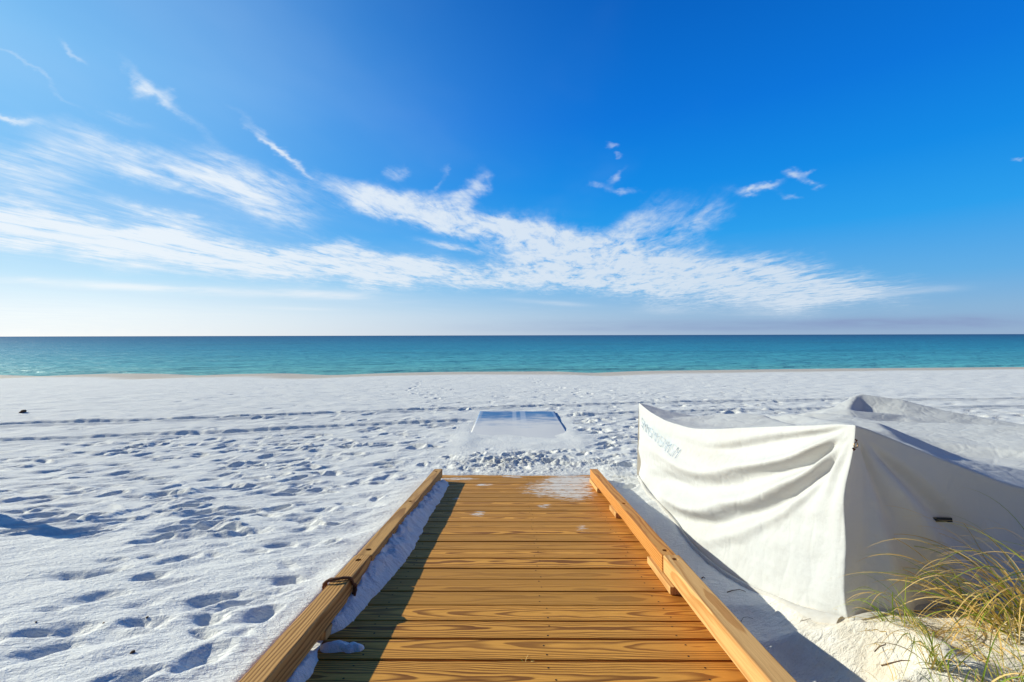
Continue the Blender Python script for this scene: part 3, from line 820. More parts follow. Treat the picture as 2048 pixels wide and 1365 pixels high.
cov_ = (1.0 - np.clip((MY - 7.5) / 2.5, 0, 1) ** 1.2 * .84).ravel()
fattr(me, 'stripe', np.concatenate([np.maximum(stripe, edge)] * 2)); fattr(me, 'cover', np.concatenate([cov_] * 2))
o = link('beach_mat', me, None, M_MAT); tag(o, 'blue beach access mat with two pale stripes, half buried in white sand beyond the ramp', 'mat')

# ------------------------------------------------------------------ canvas tarp over a pile
tarp = empty('tarp_cover', (2.8, 3.6, -1.5))
tag(tarp, 'large off-white canvas tarp draped over a pile on the sand beside the ramp', 'tarp')
S_K = np.array([0, .05, .12, .25, .42, .55, .70, .80, .90, .96, 1.0])
TZ_K = np.array([-.757, -.785, -.81, -.825, -.79, -.715, -.612, -.545, -.478, -.435, -.418])
def curve(xk, yk, n=400, sm=15):
    d = np.linspace(xk[0], xk[-1], n); v = np.interp(d, xk, yk)
    k = np.exp(-np.linspace(-2, 2, 2 * sm + 1) ** 2); k /= k.sum()
    v2 = np.convolve(np.pad(v, sm, mode='reflect', reflect_type='odd'), k, mode='valid')
    return d, v2
_sd, _tz = curve(S_K, TZ_K)
def ab_top(s):
    s = np.asarray(s); y = 5.1 + (2.10 - 5.1) * s
    x = 1.42 + .165 * s + .02 * np.sin(math.pi * s)
    return x, y, np.interp(s, _sd, _tz)
_, _bx = curve(np.array([0, .15, .37, .60, .70, .85, .94, 1.0]), np.array([1.42, 1.37, 1.33, 1.335, 1.36, 1.415, 1.45, 1.515]))
_, _by = curve(np.array([0, .15, .37, .60, .70, .85, .94, 1.0]), np.array([5.08, 4.65, 4.0, 3.3, 3.0, 2.53, 2.28, 2.075]))
def ab_bot(s):
    x = np.interp(s, _sd, _bx); y = np.interp(s, _sd, _by)
    z = base_z(x, y) - .015
    return x, y, z
FX_K = np.array([1.585, 1.66, 1.80, 2.03, 2.36, 3.0, 3.8, 4.8, 6.2])
FZ_K = np.array([-.418, -.44, -.495, -.588, -.715, -.88, -.93, -.86, -.72])
def f_top(a):                                      # front top edge, a 0..1 over x
    x = 1.585 + (6.2 - 1.585) * a ** 1.5
    return x, 2.10 + .25 * a, np.interp(x, FX_K, FZ_K)

# --- height of the top sheet: taut facets between creases (constrained triangulation), relaxed afterwards
from mathutils.geometry import delaunay_2d_cdt
P3 = []; E3 = []
def chain(pts, closed=False):
    b = len(P3)
    P3.extend([tuple(float(c) for c in p) for p in pts])
    E3.extend([(b + k, b + k + 1) for k in range(len(pts) - 1)])
def pix(*pts): return [at(*p) for p in pts]
chain([tuple(float(c) for c in ab_top(q)) for q in np.linspace(0, 1, 26)])
chain([tuple(float(c) for c in f_top(q)) for q in np.linspace(.04, 1, 24)])
chain([(1.36, 5.3, -.80), (1.9, 5.3, -.93), (2.6, 5.3, -1.0), (3.2, 5.3, -.95), (3.93, 5.30, -.80), (4.6, 5.3, -1.02), (5.4, 5.3, -1.15), (6.4, 5.3, -1.25)])
chain([(6.4, 4.3, -1.08), (6.4, 3.3, -.92), (6.4, 2.2, -.70)])
chain(pix((1338, 823, 5.08), (1400, 836, 5.06), (1470, 840, 5.05), (1545, 843, 5.05), (1605, 840, 5.0)))
# the far peak with its pleat
D_ = at(1719, 788, 5.10)
chain([at(1654.7, 821.8, 4.95), D_] + pix((1799, 799.6, 4.92), (1882, 820.4, 4.68), (1965, 837, 4.45), (2048, 851, 4.22), (2250, 884, 3.8)))
chain([at(1640, 829, 4.80), at(1699, 822, 4.70)]); chain([at(1708.5, 806, 4.90)])
chain(pix((1721, 826, 4.88), (1813, 833, 4.64), (1935, 858, 4.28), (2007, 868, 4.10), (2080, 878, 3.95), (2250, 903, 3.6)))
# crest of the white band in front, and the hollow behind it
chain(pix((1612, 827, 4.72), (1690, 832, 4.42), (1757, 843, 4.15), (1840, 846.8, 3.95), (1935, 849.5, 3.72), (2048, 853.7, 3.42), (2250, 862, 3.05)))
chain(pix((1700, 838, 4.55), (1760, 860, 4.36), (1850, 868, 4.15), (1950, 875, 3.92), (2060, 883, 3.65), (2250, 896, 3.3)))
# foot of the white band, grey slope and pool
chain(pix((1745, 857, 3.62), (1804, 868, 3.62), (1924, 874, 3.36), (2048, 884, 3.05), (2250, 898, 2.75)))
chain(pix((1790, 876, 3.34), (1860, 886, 3.24), (1960, 896, 3.06), (2060, 908, 2.86), (2250, 922, 2.6)))
chain(pix((1813, 886, 3.22), (1918, 916, 3.0), (2048, 918, 2.86), (2250, 930, 2.6)))
chain(pix((1760, 866, 2.72), (1800, 884, 2.62), (1880, 915, 2.62), (2048, 945, 2.62), (2250, 960, 2.5)))
chain(pix((1735, 851, 3.2), (1757, 848, 2.9), (1775, 860, 2.75)))
# two slack humps behind the long edge
chain(pix((1375, 836, 4.85), (1440, 829.5, 4.6), (1480, 826, 4.45), (1521, 830, 4.2), (1560, 844, 3.75), (1590, 852, 3.3)))
chain(pix((1480, 838, 4.78), (1530, 845, 4.45), (1575, 853, 4.0), (1610, 858, 3.4)))
chain(pix((1546, 834, 4.55), (1580, 829, 4.42), (1616, 834, 4.15), (1657, 842.6, 3.65), (1700, 850, 2.95)))
chain(pix((1600, 841, 4.62), (1650, 846, 4.25), (1700, 852, 3.7)))
chain(pix((1340, 838, 4.6), (1400, 850, 4.2), (1470, 858, 3.7), (1540, 862, 3.2), (1620, 860, 2.7)))
_r = delaunay_2d_cdt([Vector((p[0], p[1])) for p in P3], E3, [], 0, 1e-5)
CV = []
for v, og in zip(_r[0], _r[3]):
    if len(og): z = P3[og[0]][2]
    else:
        dd = sorted((math.hypot(v[0] - p[0], v[1] - p[1]) + 1e-6, p[2]) for p in P3)[:4]
        z = sum(q / d_ for d_, q in dd) / sum(1 / d_ for d_, q in dd)
    CV.append((v[0], v[1], z))
CT = np.array([f for f in _r[2] if len(f) == 3]); CV = np.array(CV)
def facets(x, y):
    out = np.full(x.shape, np.nan)
    for a, b, c in CT:
        A_1, B_1, C_1 = CV[a], CV[b], CV[c]
        den = (B_1[1] - C_1[1]) * (A_1[0] - C_1[0]) + (C_1[0] - B_1[0]) * (A_1[1] - C_1[1])
        if abs(den) < 1e-12: continue
        l1 = ((B_1[1] - C_1[1]) * (x - C_1[0]) + (C_1[0] - B_1[0]) * (y - C_1[1])) / den
        l2 = ((C_1[1] - A_1[1]) * (x - C_1[0]) + (A_1[0] - C_1[0]) * (y - C_1[1])) / den
        m_ = (l1 >= -1e-6) & (l2 >= -1e-6) & (l1 + l2 <= 1 + 1e-6)
        out[m_] = (l1 * A_1[2] + l2 * B_1[2] + (1 - l1 - l2) * C_1[2])[m_]
    bad = np.isnan(out)
    if bad.any():
        idx = np.argwhere(bad)
        for q in idx:
            q = tuple(q); k = np.argmin((CV[:, 0] - x[q]) ** 2 + (CV[:, 1] - y[q]) ** 2); out[q] = CV[k, 2]
    return out

TV = []; TQ = []; TD = []; nb_ = 0
def patch(Px, Py, Pz, dirt):
    global nb_
    nu, nv = Px.shape
    TV.append(np.stack([Px, Py, Pz], -1).reshape(-1, 3)); TQ.append(grid_quads(nu, nv, nb_)); TD.append(np.broadcast_to(dirt, Px.shape).ravel()); nb_ += nu * nv

# wall facing the ramp
nS, nT_ = 260, 110
S1 = np.linspace(0, 1, nS); S1 = S1 + .0 * S1
S, T = np.meshgrid(S1, np.linspace(0, 1, nT_), indexing='ij')
tx, tyy, tz = ab_top(S); bx, by, bz = ab_bot(S)
Wx = tx + (bx - tx) * T; Wy = tyy + (by - tyy) * T; Wz = tz + (bz - tz) * T
belly = np.sin(math.pi * np.clip(T, 0, 1)) ** .8
g = np.maximum(1 - S, 1e-3) ** .62
cc = T / (g + .02) + .11 * fbm(S * 2.2, T * 2.5, 2, 101)
env = sstep(0, .05, T) * sstep(0, .10, 1 - S) * (1 - .65 * sstep(.75, 1.0, T)) * (.35 + .65 * sstep(0, .25, S))
fold = -np.cos(2 * math.pi * (cc - .25) / .57) * sstep(.02, .22, cc) * (1 - sstep(1.25, 1.9, cc))
fold *= (.50 + .50 * sstep(.35, .62, cc)) * (.25 + .75 * sstep(.05, .45, S))
fold += .10 * np.cos(2 * math.pi * (cc - .40) / .25 + 2 * S) * (1 - sstep(.5, 1.0, cc)) * sstep(.25, .75, S)
# short pinched pleats under the corner
ang_ = np.arctan2(T * .85, (1 - S) * 3.0 + 1e-4)
pl = .013 * np.sin(ang_ * 17 + .5) * np.exp(-((np.hypot(T * .85, (1 - S) * 3.0) - .22) / .20) ** 2)
wr_ = .006 * fbm(S * 30, T * 5, 3, 102) * sstep(.45, .9, S) * sstep(.15, .5, T) + .005 * fbm(S * 9, T * 7, 3, 103)
diag = .012 * np.sin(2 * math.pi * (T * 2.2 + S * 3.4)) * sstep(.35, .8, T) * (1 - sstep(.35, .6, S))
disp = .050 * fold * env * (1 + .45 * fbm(S * 2.5 + 4, T * 2, 2, 104)) + pl * sstep(0, .03, T) + (wr_ + diag) * sstep(0, .08, T) * (1 - sstep(.94, 1, T)) * sstep(0, .05, 1 - S) + .03 * belly * (1 - S) * sstep(0, .1, S)
edge_ = sstep(0, .02, 1 - S)
Wx = Wx - disp * edge_; Wy = Wy - disp * .10 * edge_
# vertical corner edge waves a little
Wx = Wx + (1 - sstep(0, .06, 1 - S)) * (-.035 * np.sin(math.pi * T) + .008 * np.sin(T * 13)) * sstep(0, .08, T)
dirt1 = .9 * np.exp(-((T - .24) / .10) ** 2) * np.exp(-((S - .52) / .22) ** 2) * .55 + sstep(.93, 1.0, T) * .55
patch(Wx, Wy, Wz, dirt1)
cornX = Wx[-1].copy(); cornY = Wy[-1].copy(); cornZ = Wz[-1].copy()
# hem lying on the sand
nH = 10
HS, HT = np.meshgrid(S1, np.linspace(0, 1, nH), indexing='ij')
bx, by, bz = ab_bot(S1)
hemw = (.030 + .020 * perlin(S1 * 6, S1 * 0, 110) + .05 * np.exp(-((S1 - .96) / .06) ** 2) + .03 * np.exp(-((S1 - .2) / .16) ** 2))
Hx = Wx[:, -1][:, None] - hemw[:, None] * HT * .9; Hy = Wy[:, -1][:, None] - hemw[:, None] * HT * .35
Hz = base_z(Hx, Hy) + .012 * np.sin(math.pi * HT) + .006 - .02 * (HT > .99)
Hz[:, 0] = Wz[:, -1]
patch(Hx, Hy, Hz, np.full_like(Hx, .55))

# shaded wall facing the camera
nA = 230
A1 = np.linspace(0, 1, nA)
A_, T2 = np.meshgrid(A1, np.linspace(0, 1, nT_), indexing='ij')
fx, fy, fz = f_top(A_)
gx = 1.515 + (6.25 - 1.515) * A_ ** 1.5
gy = 2.075 + .15 * A_ - .05 * np.sin(np.minimum(A_ * 6, math.pi)) + .02 * perlin(gx * 1.7, gx * 0, 120)
gz = base_z(gx, gy) - .03
Qx = fx + (gx - fx) * T2; Qy = fy + (gy - fy) * T2; Qz = fz + (gz - fz) * T2
dx_ = (fx - 1.585); ang2 = np.arctan2(np.maximum(-(Qz + .46), 0), np.maximum(Qx - 1.60, 1e-3))
rad2 = np.hypot(Qz + .46, Qx - 1.60)
f2 = -.050 * np.exp(-((ang2 - .70 - .10 * rad2) / .10) ** 2) * sstep(.05, .3, rad2) * (1 - sstep(.65, 1.0, rad2)) + .035 * np.exp(-((ang2 - .95) / .14) ** 2) * sstep(.08, .35, rad2) * (1 - sstep(.7, 1.1, rad2)) \
    - .030 * np.exp(-((ang2 - 1.20) / .07) ** 2) * sstep(.02, .1, rad2) * (1 - sstep(.25, .5, rad2)) + .05 * np.exp(-((ang2 - 1.40) / .10) ** 2) * sstep(.1, .6, rad2)
f2 += .010 * fbm(Qx * 2.2, Qz * 2.2, 3, 121) + .05 * np.sin(math.pi * T2) * sstep(.25, .9, Qx - 1.5) * -1
f2 *= 1.15 * sstep(0, .06, T2) * sstep(0, .03, A_) * (1 - sstep(.95, 1, T2))
Qy = Qy - f2
cmask = (1 - sstep(0, .05, A_))
Qx[0] = cornX; Qy[0] = cornY; Qz[0] = cornZ
shift = np.interp(np.linspace(0, 1, nT_), np.linspace(0, 1, nT_), cornX - (fx[0] + (gx[0] - fx[0]) * np.linspace(0, 1, nT_)))
Qx[1:] += (shift[None, :] * cmask[1:])
patch(Qx, Qy, Qz, .35 * sstep(.8, 1.0, T2))
# its hem
Hx2 = Qx[:, -1][:, None] + 0 * np.zeros((1, nH)); HT2 = np.linspace(0, 1, nH)[None, :]
hw2 = (.05 + .02 * perlin(A1 * 14, A1 * 0, 122))[:, None]
Hx2 = Hx2 - .02 * HT2 * (1 - A1[:, None]); Hy2 = Qy[:, -1][:, None] - hw2 * HT2
Hz2 = base_z(Hx2, Hy2) + .010 * np.sin(math.pi * HT2) + .006; Hz2[:, 0] = Qz[:, -1]
patch(Hx2, Hy2, Hz2, np.full_like(Hx2, .55))

# top sheet
nB = nS
B1 = S1                       # 0 = back (y 5.1), 1 = front
Aa, Bb = np.meshgrid(A1, B1, indexing='ij')
lx_, ly_, lz_ = ab_top(Bb)
Xr = 1.585 + (6.2 - 1.585) * Aa ** 1.5
Fy = 2.10 + .25 * Aa
wx_ = (Xr - 1.585) / (6.2 - 1.585)
Tx = lx_ + (6.2 - lx_) * wx_
By_ = 5.1 + .14 * sstep(0, .15, Aa)
Ty = By_ + (Fy - By_) * Bb
Tz = facets(Tx, Ty)
for _ in range(2):
    Zp = np.pad(Tz, 1, mode='edge')
    Tz = .4 * Tz + .15 * (Zp[2:, 1:-1] + Zp[:-2, 1:-1] + Zp[1:-1, 2:] + Zp[1:-1, :-2])
cr1 = .007 * fbm(Tx * 1.1 + Ty * .9, Ty * 3.2 - Tx * .3, 3, 130) + .0035 * fbm(Tx * 6, Ty * 7, 3, 131)
inner = sstep(0, .10, Tx - lx_) * sstep(0, .12, Ty - Fy)
Tz = Tz + cr1 * inner
ffx, ffy, ffz = f_top(Aa)
Tz[0, :] = lz_[0, :]; Tz[:, -1] = ffz[:, -1]
patch(Tx, Ty, Tz, .25 * sstep(.55, .9, fbm(Tx * 1.5, Ty * 1.5, 2, 133)))
# back and far side walls down to the sand
nK = 24
Kt = np.linspace(0, 1, nK)[None, :]
bx_, by_, bz_ = Tx[:, 0], Ty[:, 0], Tz[:, 0]
Bx = bx_[:, None] + 0 * Kt; Byy = by_[:, None] + .10 * Kt; Bz = bz_[:, None] * (1 - Kt) + (base_z(bx_, by_ + .1)[:, None] - .03) * Kt
patch(Bx, Byy, Bz, np.zeros_like(Bx))
rx_, ry_, rz_ = Tx[-1], Ty[-1], Tz[-1]
patch(rx_[:, None] + .05 * Kt, ry_[:, None] + 0 * Kt, rz_[:, None] * (1 - Kt) + (base_z(rx_, ry_)[:, None] - .03) * Kt, np.zeros((nB, nK)))

V = np.concatenate(TV); Q = np.concatenate(TQ); Dt = np.concatenate(TD)
# weld patches
key = np.round(V, 4); _, first, inv = np.unique(key, axis=0, return_index=True, return_inverse=True); inv = inv.ravel()
Vw_ = V[first]; Dw = Dt[first]; Qw = inv[Q]
ok = np.array([len(set(q)) == 4 for q in Qw.tolist()]); Qw = Qw[ok]
# relax so that edges round over like cloth
for it in range(2):
    acc = np.zeros_like(Vw_); cnt = np.zeros(len(Vw_))
    for a in range(4):
        i, j = Qw[:, a], Qw[:, (a + 1) % 4]
        np.add.at(acc, i, Vw_[j]); np.add.at(cnt, i, 1); np.add.at(acc, j, Vw_[i]); np.add.at(cnt, j, 1)
    avg = acc / np.maximum(cnt, 1)[:, None]
    Vw_ = Vw_ + .5 * (avg - Vw_)
off0 = np.array(tarp.location)
me = mesh_np('canvas', Vw_ - off0, Qw); fattr(me, 'dirt', Dw)
sw_ = np.clip((5.1 - Vw_[:, 1]) / 3.0, 0, 1); tw_ = (np.interp(sw_, _sd, _tz) - Vw_[:, 2])
fattr(me, 'ink', np.exp(-((sw_ - .19) / .17) ** 4) * np.exp(-((tw_ - .16 - .10 * sw_) / .065) ** 2) * (Vw_[:, 0] < 1.62) * (.55 + .6 * fbm(sw_ * 40, tw_ * 30, 2, 150)).clip(0, 1))
canvas = link('canvas', me, tarp, M_TARP)
bm = bmesh.new(); bm.from_mesh(me); bmesh.ops.recalc_face_normals(bm, faces=bm.faces); bm.to_mesh(me); bm.free()

# black slot patch on the shaded wall, grommet ring with rusty stain, faded lettering
def wall2_y(x, z):
    d = (Qx - x) ** 2 + (Qz - z) ** 2; i = np.unravel_index(np.argmin(d), d.shape); return Qy[i]
px0 = at(1906, 1059, 2.06); px1 = at(1954, 1068, 2.06)
xa, xb = px0[0], px1[0]; za, zb = px0[2], px1[2]
nxp, nzp = 9, 5
V = []; Fc = []
for i in range(nxp):
    for j in range(nzp):
        x = xa + (xb - xa) * i / (nxp - 1) + .004 * j / (nzp - 1); z = za + (zb - za) * j / (nzp - 1) - .002 * i / (nxp - 1)
        V.append(Vector((x, wall2_y(.5 * (xa + xb), .5 * (za + zb)) - .016, z)) - Vector(off0))
n0 = len(V)
V += [v + Vector((0, .006, 0)) for v in V[:n0]]
for i in range(nxp - 1):
    for j in range(nzp - 1):
        a = i * nzp + j; Fc.append((a, a + nzp, a + nzp + 1, a + 1)); Fc.append((n0 + a + 1, n0 + a + nzp + 1, n0 + a + nzp, n0 + a))
for i in range(nxp - 1):
    for j in (0, nzp - 1):
        a = i * nzp + j; Fc.append((a, a + n0, a + nzp + n0, a + nzp))
for j in range(nzp - 1):
    for i in (0, nxp - 1):
        a = i * nzp + j; Fc.append((a + 1, a + 1 + n0, a + n0, a))
o = link('tape_patch', mesh_py('tape_patch', V, Fc, False), tarp, M_BLACK); o['label'] = 'small black rectangular patch on the shaded side of the tarp'
gp = Vector(at(1707, 891, 2.055)) - Vector(off0)
ring = [gp + Vector((.011 * math.cos(a), -.012 + .004 * math.cos(a), .012 * math.sin(a))) for a in np.linspace(0, 2 * math.pi, 25)[:-1]]
Vg, Qg = tube(ring, .0028, 8, True)
o = link('grommet', mesh_py('grommet', Vg, Qg), tarp, M_BRASS)
Vg = []; Qg = []
for (ox, oz, r_) in ((.004, .021, .004), (-.007, -.019, .0055)):
    Vg = []; Qg = []
    b0 = len(Vg); Vg2, Qg2 = tube([gp + Vector((ox - .003, -.006, oz + .004)), gp + Vector((ox, -.013, oz)), gp + Vector((ox + .002, -.006, oz - .006))], [r_ * .7, r_, r_ * .6], 8)
    Vg += Vg2; Qg += [tuple(i + b0 for i in q) for q in Qg2]
    o = link('rust_spot', mesh_py('rust_spot', Vg, Qg), tarp, M_RUST)
# faded blue writing by the far corner: worn strokes, no longer readable
def wall1_pt(s, t):
    i = int(np.clip(round(s * (nS - 1)), 0, nS - 1)); j = int(np.clip(round(t * (nT_ - 1)), 0, nT_ - 1))
    return Vector((Wx[i, j] - .006, Wy[i, j] - .002, Wz[i, j]))
V = []; Fc = []
rl = random.Random(21)
def stroke(pts):
    b0 = len(V); 
    vv, qq = tube([wall1_pt(s, t) - Vector(off0) for s, t in pts], (.0016 + .0012 * rl.random()), 5)
    V.extend(vv); Fc.extend([tuple(i + b0 for i in q) for q in qq])
s0 = .035
for L_ in range(11):
    s1 = s0 + .033; tb = .16 + .09 * (L_ / 10); th_ = .10 + .02 * rl.random()
    if L_ % 3 == 0: stroke([(s1 - .004, tb + .01), (s0 + .008, tb), (s0 + .006, tb + th_ * .45), (s1 - .004, tb + th_ * .55), (s1 - .006, tb + th_), (s0 + .004, tb + th_ * .95)])
    elif L_ % 3 == 1: stroke([(s0 + .004, tb + th_), (s0 + .008, tb), (s0 + .018, tb + th_ * .5), (s1 - .006, tb + .01), (s1 - .004, tb + th_)])
    else: stroke([(s0 + .006, tb), (s0 + .006, tb + th_)]); stroke([(s0 + .006, tb + th_ * .4), (s1 - .008, tb + th_ * .1), (s1 - .004, tb + th_)])
    s0 = s1
o = link('faded_lettering', mesh_py('faded_lettering', V, Fc), tarp, M_INK); o['label'] = 'faded illegible blue handwriting near the far corner'

# ------------------------------------------------------------------ sea oats and debris
def blades(base, n, spread, length, lean, bend, width, green, rnd, flat=0.0, jitter=1.0, bz=None):
    """n tapered folded strips; lean = (direction in plan, amount); returns verts, quads, attribute rows"""
    V = []; Q = []; A = []
    for k in range(n):
        a = rnd.uniform(0, 2 * math.pi); rr = spread * math.sqrt(rnd.random())
        bx0, by0 = base[0] + rr * math.cos(a), base[1] + rr * math.sin(a)
        z0 = (sand_z(bx0, by0) if bz is None else bz) - .012
        Lh = length * rnd.uniform(.55, 1.1)
        da = lean[0] + rnd.gauss(0, .65 * jitter); la = lean[1] * rnd.uniform(.5, 1.5)
        d = Vector((math.cos(da) * math.sin(la), math.sin(da) * math.sin(la), math.cos(la)))
        if flat: d.z *= (1 - flat); d.normalize()
        bd = bend * rnd.uniform(.6, 1.9)
        hd = Vector((math.cos(da), math.sin(da), 0))
        p = Vector((bx0, by0, z0)); N = 16; st = Lh / N
        hue = (0.15 if rnd.random() < green else .75) + rnd.uniform(-.12, .15); rv = rnd.random()
        side = d.cross(Vector((0, 0, 1))); side = side.normalized() if side.length > .05 else Vector((1, 0, 0))
        ang = rnd.uniform(-.9, .9); wd = width * rnd.uniform(.7, 1.25)
        b0 = len(V)
        curl = rnd.gauss(0, .035)
        for i in range(N + 1):
            f = i / N
            ww = wd * (.75 + .5 * f * (1 - f)) * (1 - f ** 2.2) + .0004
            nrm = side.cross(d).normalized()
            s2 = (side * math.cos(ang) + nrm * math.sin(ang))
            up_ = d.cross(s2).normalized()
            V += [p - s2 * ww * .5, p + up_ * ww * .18, p + s2 * ww * .5]
            A += [(hue, f, rv)] * 3
            g_ = bd * (f ** 1.9) / N * 3.0
            d = (d + hd * g_ * .75 + Vector((0, 0, -1)) * g_ * 1.0 + side * curl).normalized()
            p = p + d * st
            if bz is None and p.z < z0 + .006 and i > 3: p.z = z0 + .008
        for i in range(N):
            q = b0 + i * 3
            Q += [(q, q + 1, q + 4, q + 3), (q + 1, q + 2, q + 5, q + 4)]
    return V, Q, A
def blade_obj(name, sets, parent, mat, label=None):
    V = []; Q = []; A = []
    for v, q, a in sets:
        b0 = len(V); V += v; Q += [tuple(i + b0 for i in f) for f in q]; A += a
    o0 = parent.location if parent is not None else Vector((0, 0, 0))
    me = mesh_py(name, [v - o0 for v in V], Q); vattr(me, 'blade', np.array(A))
    o = link(name, me, parent, mat)
    if label: o['label'] = label
    return o
W_ = math.pi                                   # the wind lays the blades over to the left
def tuft(label, x, y, specs, dry=None):
    root = empty('sea_oats', (x, y, sand_z(x, y)))
    tag(root, label, 'grass', 'dune grass beside the tarp')
    rnd = random.Random(int(abs(x * 977 + y * 331)))
    blade_obj('leaf_blades', [blades((x + ox, y + oy), n, sp, ln, (W_ + dr, la), bd, wd, gr, rnd) for (ox, oy, n, sp, ln, dr, la, bd, wd, gr) in specs], root, M_GRASS)
    if dry:
        blade_obj('dry_straw', [blades((x + ox, y + oy), n, sp, ln, (rnd.uniform(0, 6.28), la), 1.0, wd, 0.0, rnd, .75, 3.0) for (ox, oy, n, sp, ln, la, wd) in dry], root, M_GRASS, 'tangle of dead tan straw lying at the foot of the blades')
    return root
tuft('largest dune grass clump, thick arching mass of green and straw blades at right edge', 2.03, 1.80,
     [(0, 0, 52, .13, .60, .1, .75, 1.8, .0080, .30), (-.06, .03, 34, .12, .46, .2, .85, 1.9, .0072, .25), (.10, -.05, 52, .14, .64, -.1, .6, 1.7, .0078, .42), (-.02, .08, 24, .12, .58, -.2, .8, 1.7, .0066, .25)],
     [(-.10, -.02, 130, .20, .34, 1.2, .0042), (-.28, .02, 70, .14, .26, 1.3, .0038)])
tuft('upright green and yellow dune grass sprig between the tarp corner and the big clump', 1.555, 1.66,
     [(0, 0, 14, .03, .40, .25, .35, 1.3, .0062, .8), (-.02, .02, 7, .03, .50, .0, .45, 1.5, .005, .7), (.01, 0, 8, .04, .28, 1.2, .4, .8, .006, .5)], [(0, 0, 40, .17, .16, 1.3, .0035)])
tuft('sparse low dune grass tuft with blades arching left against the tarp foot', 1.66, 1.93,
     [(0, 0, 13, .05, .36, .1, .5, 1.9, .005, .75), (-.05, .01, 7, .04, .25, -.2, .6, 1.6, .0045, .7)], [(0, 0, 40, .16, .16, 1.3, .0035)])
tuft('nearest dune grass stems leaning right at the bottom of the picture', 1.47, 1.50,
     [(0, 0, 12, .03, .42, .4, .3, .9, .0065, .75), (.05, .0, 8, .03, .34, 2.6, .35, .8, .006, .7)], [(0, 0, 20, .06, .18, 1.2, .004)])
tuft('short yellow green dune grass shoots in the bottom right corner', 1.70, 1.53,
     [(0, 0, 16, .06, .36, .2, .3, 1.0, .006, .7), (.06, .02, 12, .05, .30, 2.8, .3, .9, .006, .7)], [(0, .05, 40, .12, .2, 1.25, .004)])

def twig(label, px, py, pts, r, cat='twig', name='twig'):
    """dead stem lying on the sand; pts in metres around its centre"""
    d = 2.2
    for _ in range(12):
        x0 = (px - 1024) / F * d; d = .5 * d + .5 * (-sand_z(x0, d) * F / (py - 671))
    x0 = (px - 1024) / F * d
    r *= .62; P = [Vector((x0 + .7 * a, d + .7 * b, sand_z(x0 + .7 * a, d + .7 * b) + r * .6 + .6 * h)) for a, b, h in pts]
    dense = []
    for i in range(len(P) - 1):
        for k in range(4): dense.append(P[i].lerp(P[i + 1], k / 4))
    dense.append(P[-1])
    n = len(dense)
    Vt_, Qt_ = tube([p - P[0] for p in dense], [r * (1 - .6 * i / n) for i in range(n)], 6)
    o = link(name, mesh_py(name, Vt_, Qt_), None, M_TWIG); o.location = P[0]
    return tag(o, label, cat)
twig('forked dark twig lying in the shade between the right rail and the tarp', 1455, 1186, [(-.01, .0, 0), (.04, .005, .008), (.09, -.01, .012), (.115, -.04, .003), (.118, -.055, 0)], .0042)
twig('thin bent twig curling on the shaded sand beside the near right rail', 1480, 1245, [(0, 0, 0), (.03, .02, .014), (.06, .015, .01), (.085, -.015, 0)], .0018)
twig('brown twig stub lying on sunlit sand in front of the tarp', 1747, 1306, [(0, 0, 0), (.03, .0, .004), (.052, -.012, .004), (.06, -.005, 0)], .003)
twig('orange brown dry stalk lying near the bottom dune grass', 1780, 1330, [(-.03, .03, .0), (0, .0, .004), (.035, -.03, .002), (.055, -.06, 0)], .0045)
twig('short dry stem poking out beside the rail joint in shade', 1402, 1158, [(0, 0, 0), (.012, -.012, .018), (.02, -.028, .008)], .0055)
twig('dry grass stalk lying on the sand under the tarp hem', 1610, 1240, [(-.04, .0, 0), (.0, -.012, .004), (.05, -.015, .003), (.075, .01, 0)], .0016)

def fragment(label, px, py, size, mat, name='pebble', cat='pebble', seed=1, flat=.55):
    d = 3
    for _ in range(25):
        x0 = (px - 1024) / F * d; d = .6 * d + .4 * (-sand_z(x0, d) * F / (py - 671))
    x0 = (px - 1024) / F * d
    bm = bmesh.new(); bmesh.ops.create_icosphere(bm, subdivisions=2, radius=1)
    rn = random.Random(seed)
    ax = Vector((rn.uniform(-1, 1), rn.uniform(-1, 1), rn.uniform(-1, 1)))
    for v in bm.verts:
        k = 1 + .28 * math.sin(3 * v.co.dot(ax) + seed) + .1 * rn.uniform(-1, 1)
        v.co = Vector((v.co.x * k * size, v.co.y * k * size * .7, v.co.z * k * size * flat))
    me = bpy.data.meshes.new(name); bm.to_mesh(me); bm.free()
    me.polygons.foreach_set('use_smooth', [True] * len(me.polygons))
    o = link(name, me, None, mat); o.location = (x0, d, sand_z(x0, d) + size * flat * .5); o.rotation_euler = (0, 0, rn.uniform(0, 6))
    return tag(o, label, cat, 'small dark bits on the left sand' if name == 'pebble' else None)
fragment('reddish brown flat pebble on the sand between the two nearest deep footprints', 264, 1304, .0085, M_TWIG, seed=2)
fragment('round dark pebble on smooth sand left of the footprint nearest the near rail', 293, 1234, .0065, M_TWIG, seed=5)
fragment('elongated dark pebble on the rippled sand left of the round dark pebble', 206, 1245, .0065, M_TWIG, seed=8, flat=.35)
fragment('dark pebble closest to the left edge on the smooth sand', 71, 1243, .006, M_TWIG, seed=11)
fragment('tiny dark pebble on smooth sand nearest the post shadow', 140, 1161, .005, M_TWIG, seed=14)
fragment('brown lump of seaweed on the far sand above the vehicle tracks at left', 46, 823, .07, M_TWIG, 'seaweed', 'seaweed', 17, .5)

# little yellow sprig growing through the deck joint
sx, sy = at(1052, 1321, 1.777)[0], 1.775
root = empty('grass_sprig', (sx, sy, deck_z(sy))); tag(root, 'tiny yellow sprig growing from a gap between the deck planks', 'weed')
rnd = random.Random(5)
blade_obj('leaf_blades', [blades((sx, sy), 22, .012, .035, (1.2, .7), .8, .0028, .55, rnd, bz=deck_z(sy) - .004)], root, M_GRASS)

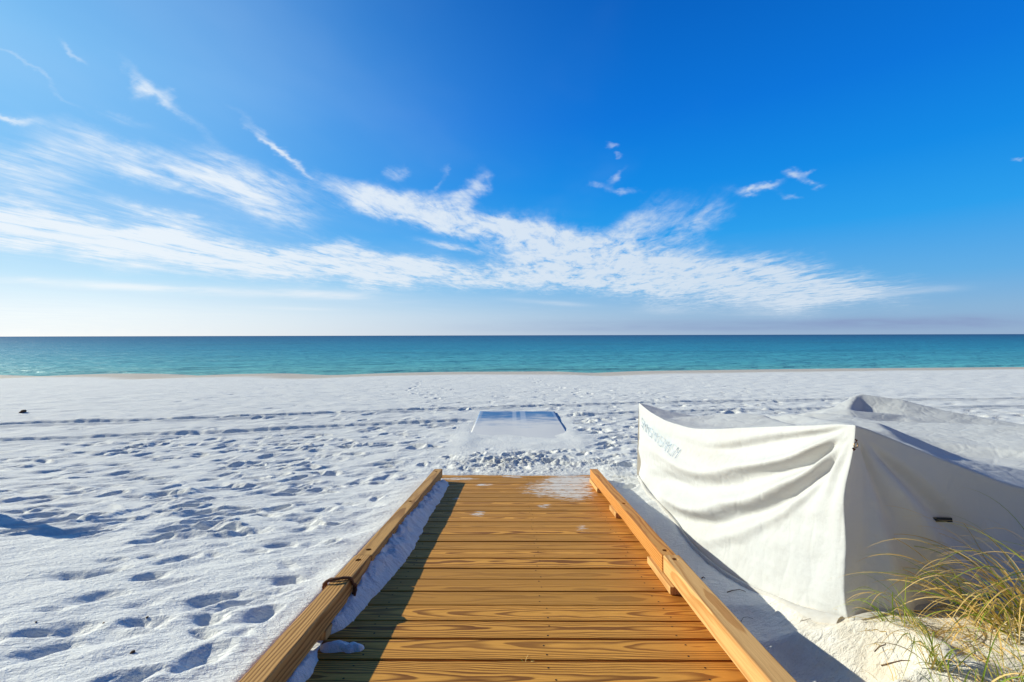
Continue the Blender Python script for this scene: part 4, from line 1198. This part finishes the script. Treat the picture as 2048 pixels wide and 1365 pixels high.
# flat-topped post out of frame on the left: its shadow falls into the picture
def post(x, y, h, wx_, wy_):
    z0 = sand_z(x, y) - .25
    root = empty('marker_post', (x, y, z0)); tag(root, 'short square wooden marker post standing in the sand at far left', 'post')
    bm = bmesh.new(); box_into(bm, -wx_ / 2, wx_ / 2, -wy_ / 2, wy_ / 2, 0, h + .25, .004, 2)
    me = bpy.data.meshes.new('shaft'); bm.to_mesh(me); bm.free()
    wood_attrs(me, 'X', (3, .02, -.04), .3); link('shaft', me, root, M_RAILW)
    bm = bmesh.new(); box_into(bm, -wx_ / 2 - .012, wx_ / 2 + .012, -wy_ / 2 - .012, wy_ / 2 + .012, h + .252, h + .28, .004, 2)
    me = bpy.data.meshes.new('cap'); bm.to_mesh(me); bm.free()
    wood_attrs(me, 'X', (5, .02, -.04), .3); link('cap', me, root, M_RAILW)
post(-4.40, 3.62, .74, .14, .10)

# thin foam where the water touches the sand, far left
nf = 240
fxs = np.linspace(-60, -44.5, nf)
# waterline: where the sand meets the sea level
def waterline(x):
    ys_ = np.linspace(32, 50, 400); zz_ = base_z(np.full_like(ys_, x), ys_); return float(ys_[np.argmax(zz_ < SEA)])
cy = np.array([waterline(x) for x in fxs]) 
ft = np.linspace(-1, 1, 9)
FXX = fxs[:, None] + 0 * ft[None, :]; FW = (.55 + .5 * perlin(fxs * .5, fxs * 0, 140))[:, None] * np.minimum(1, np.minimum(np.arange(nf), np.arange(nf)[::-1]) / 30.)[:, None]
FYY = cy[:, None] + .6 + ft[None, :] * FW
FZZ = SEA + .10 + .10 * (1 - ft[None, :] ** 2) * (1 + .5 * fbm(FXX * 1.2, FYY * 2, 2, 141))
me = mesh_np('foam', np.stack([FXX, FYY, FZZ], -1).reshape(-1, 3), grid_quads(nf, 9))
o = link('foam', me, None, M_FOAM); tag(o, 'thin white foam of a small wave on the shore at left', None, None, 'stuff')

# ------------------------------------------------------------------ render settings
scene.view_settings.view_transform = 'Standard'; scene.view_settings.look = 'None'
scene.view_settings.exposure = 0.16; scene.view_settings.gamma = 1.0
scene.cycles.use_denoising = True
scene.cycles.max_bounces = 6
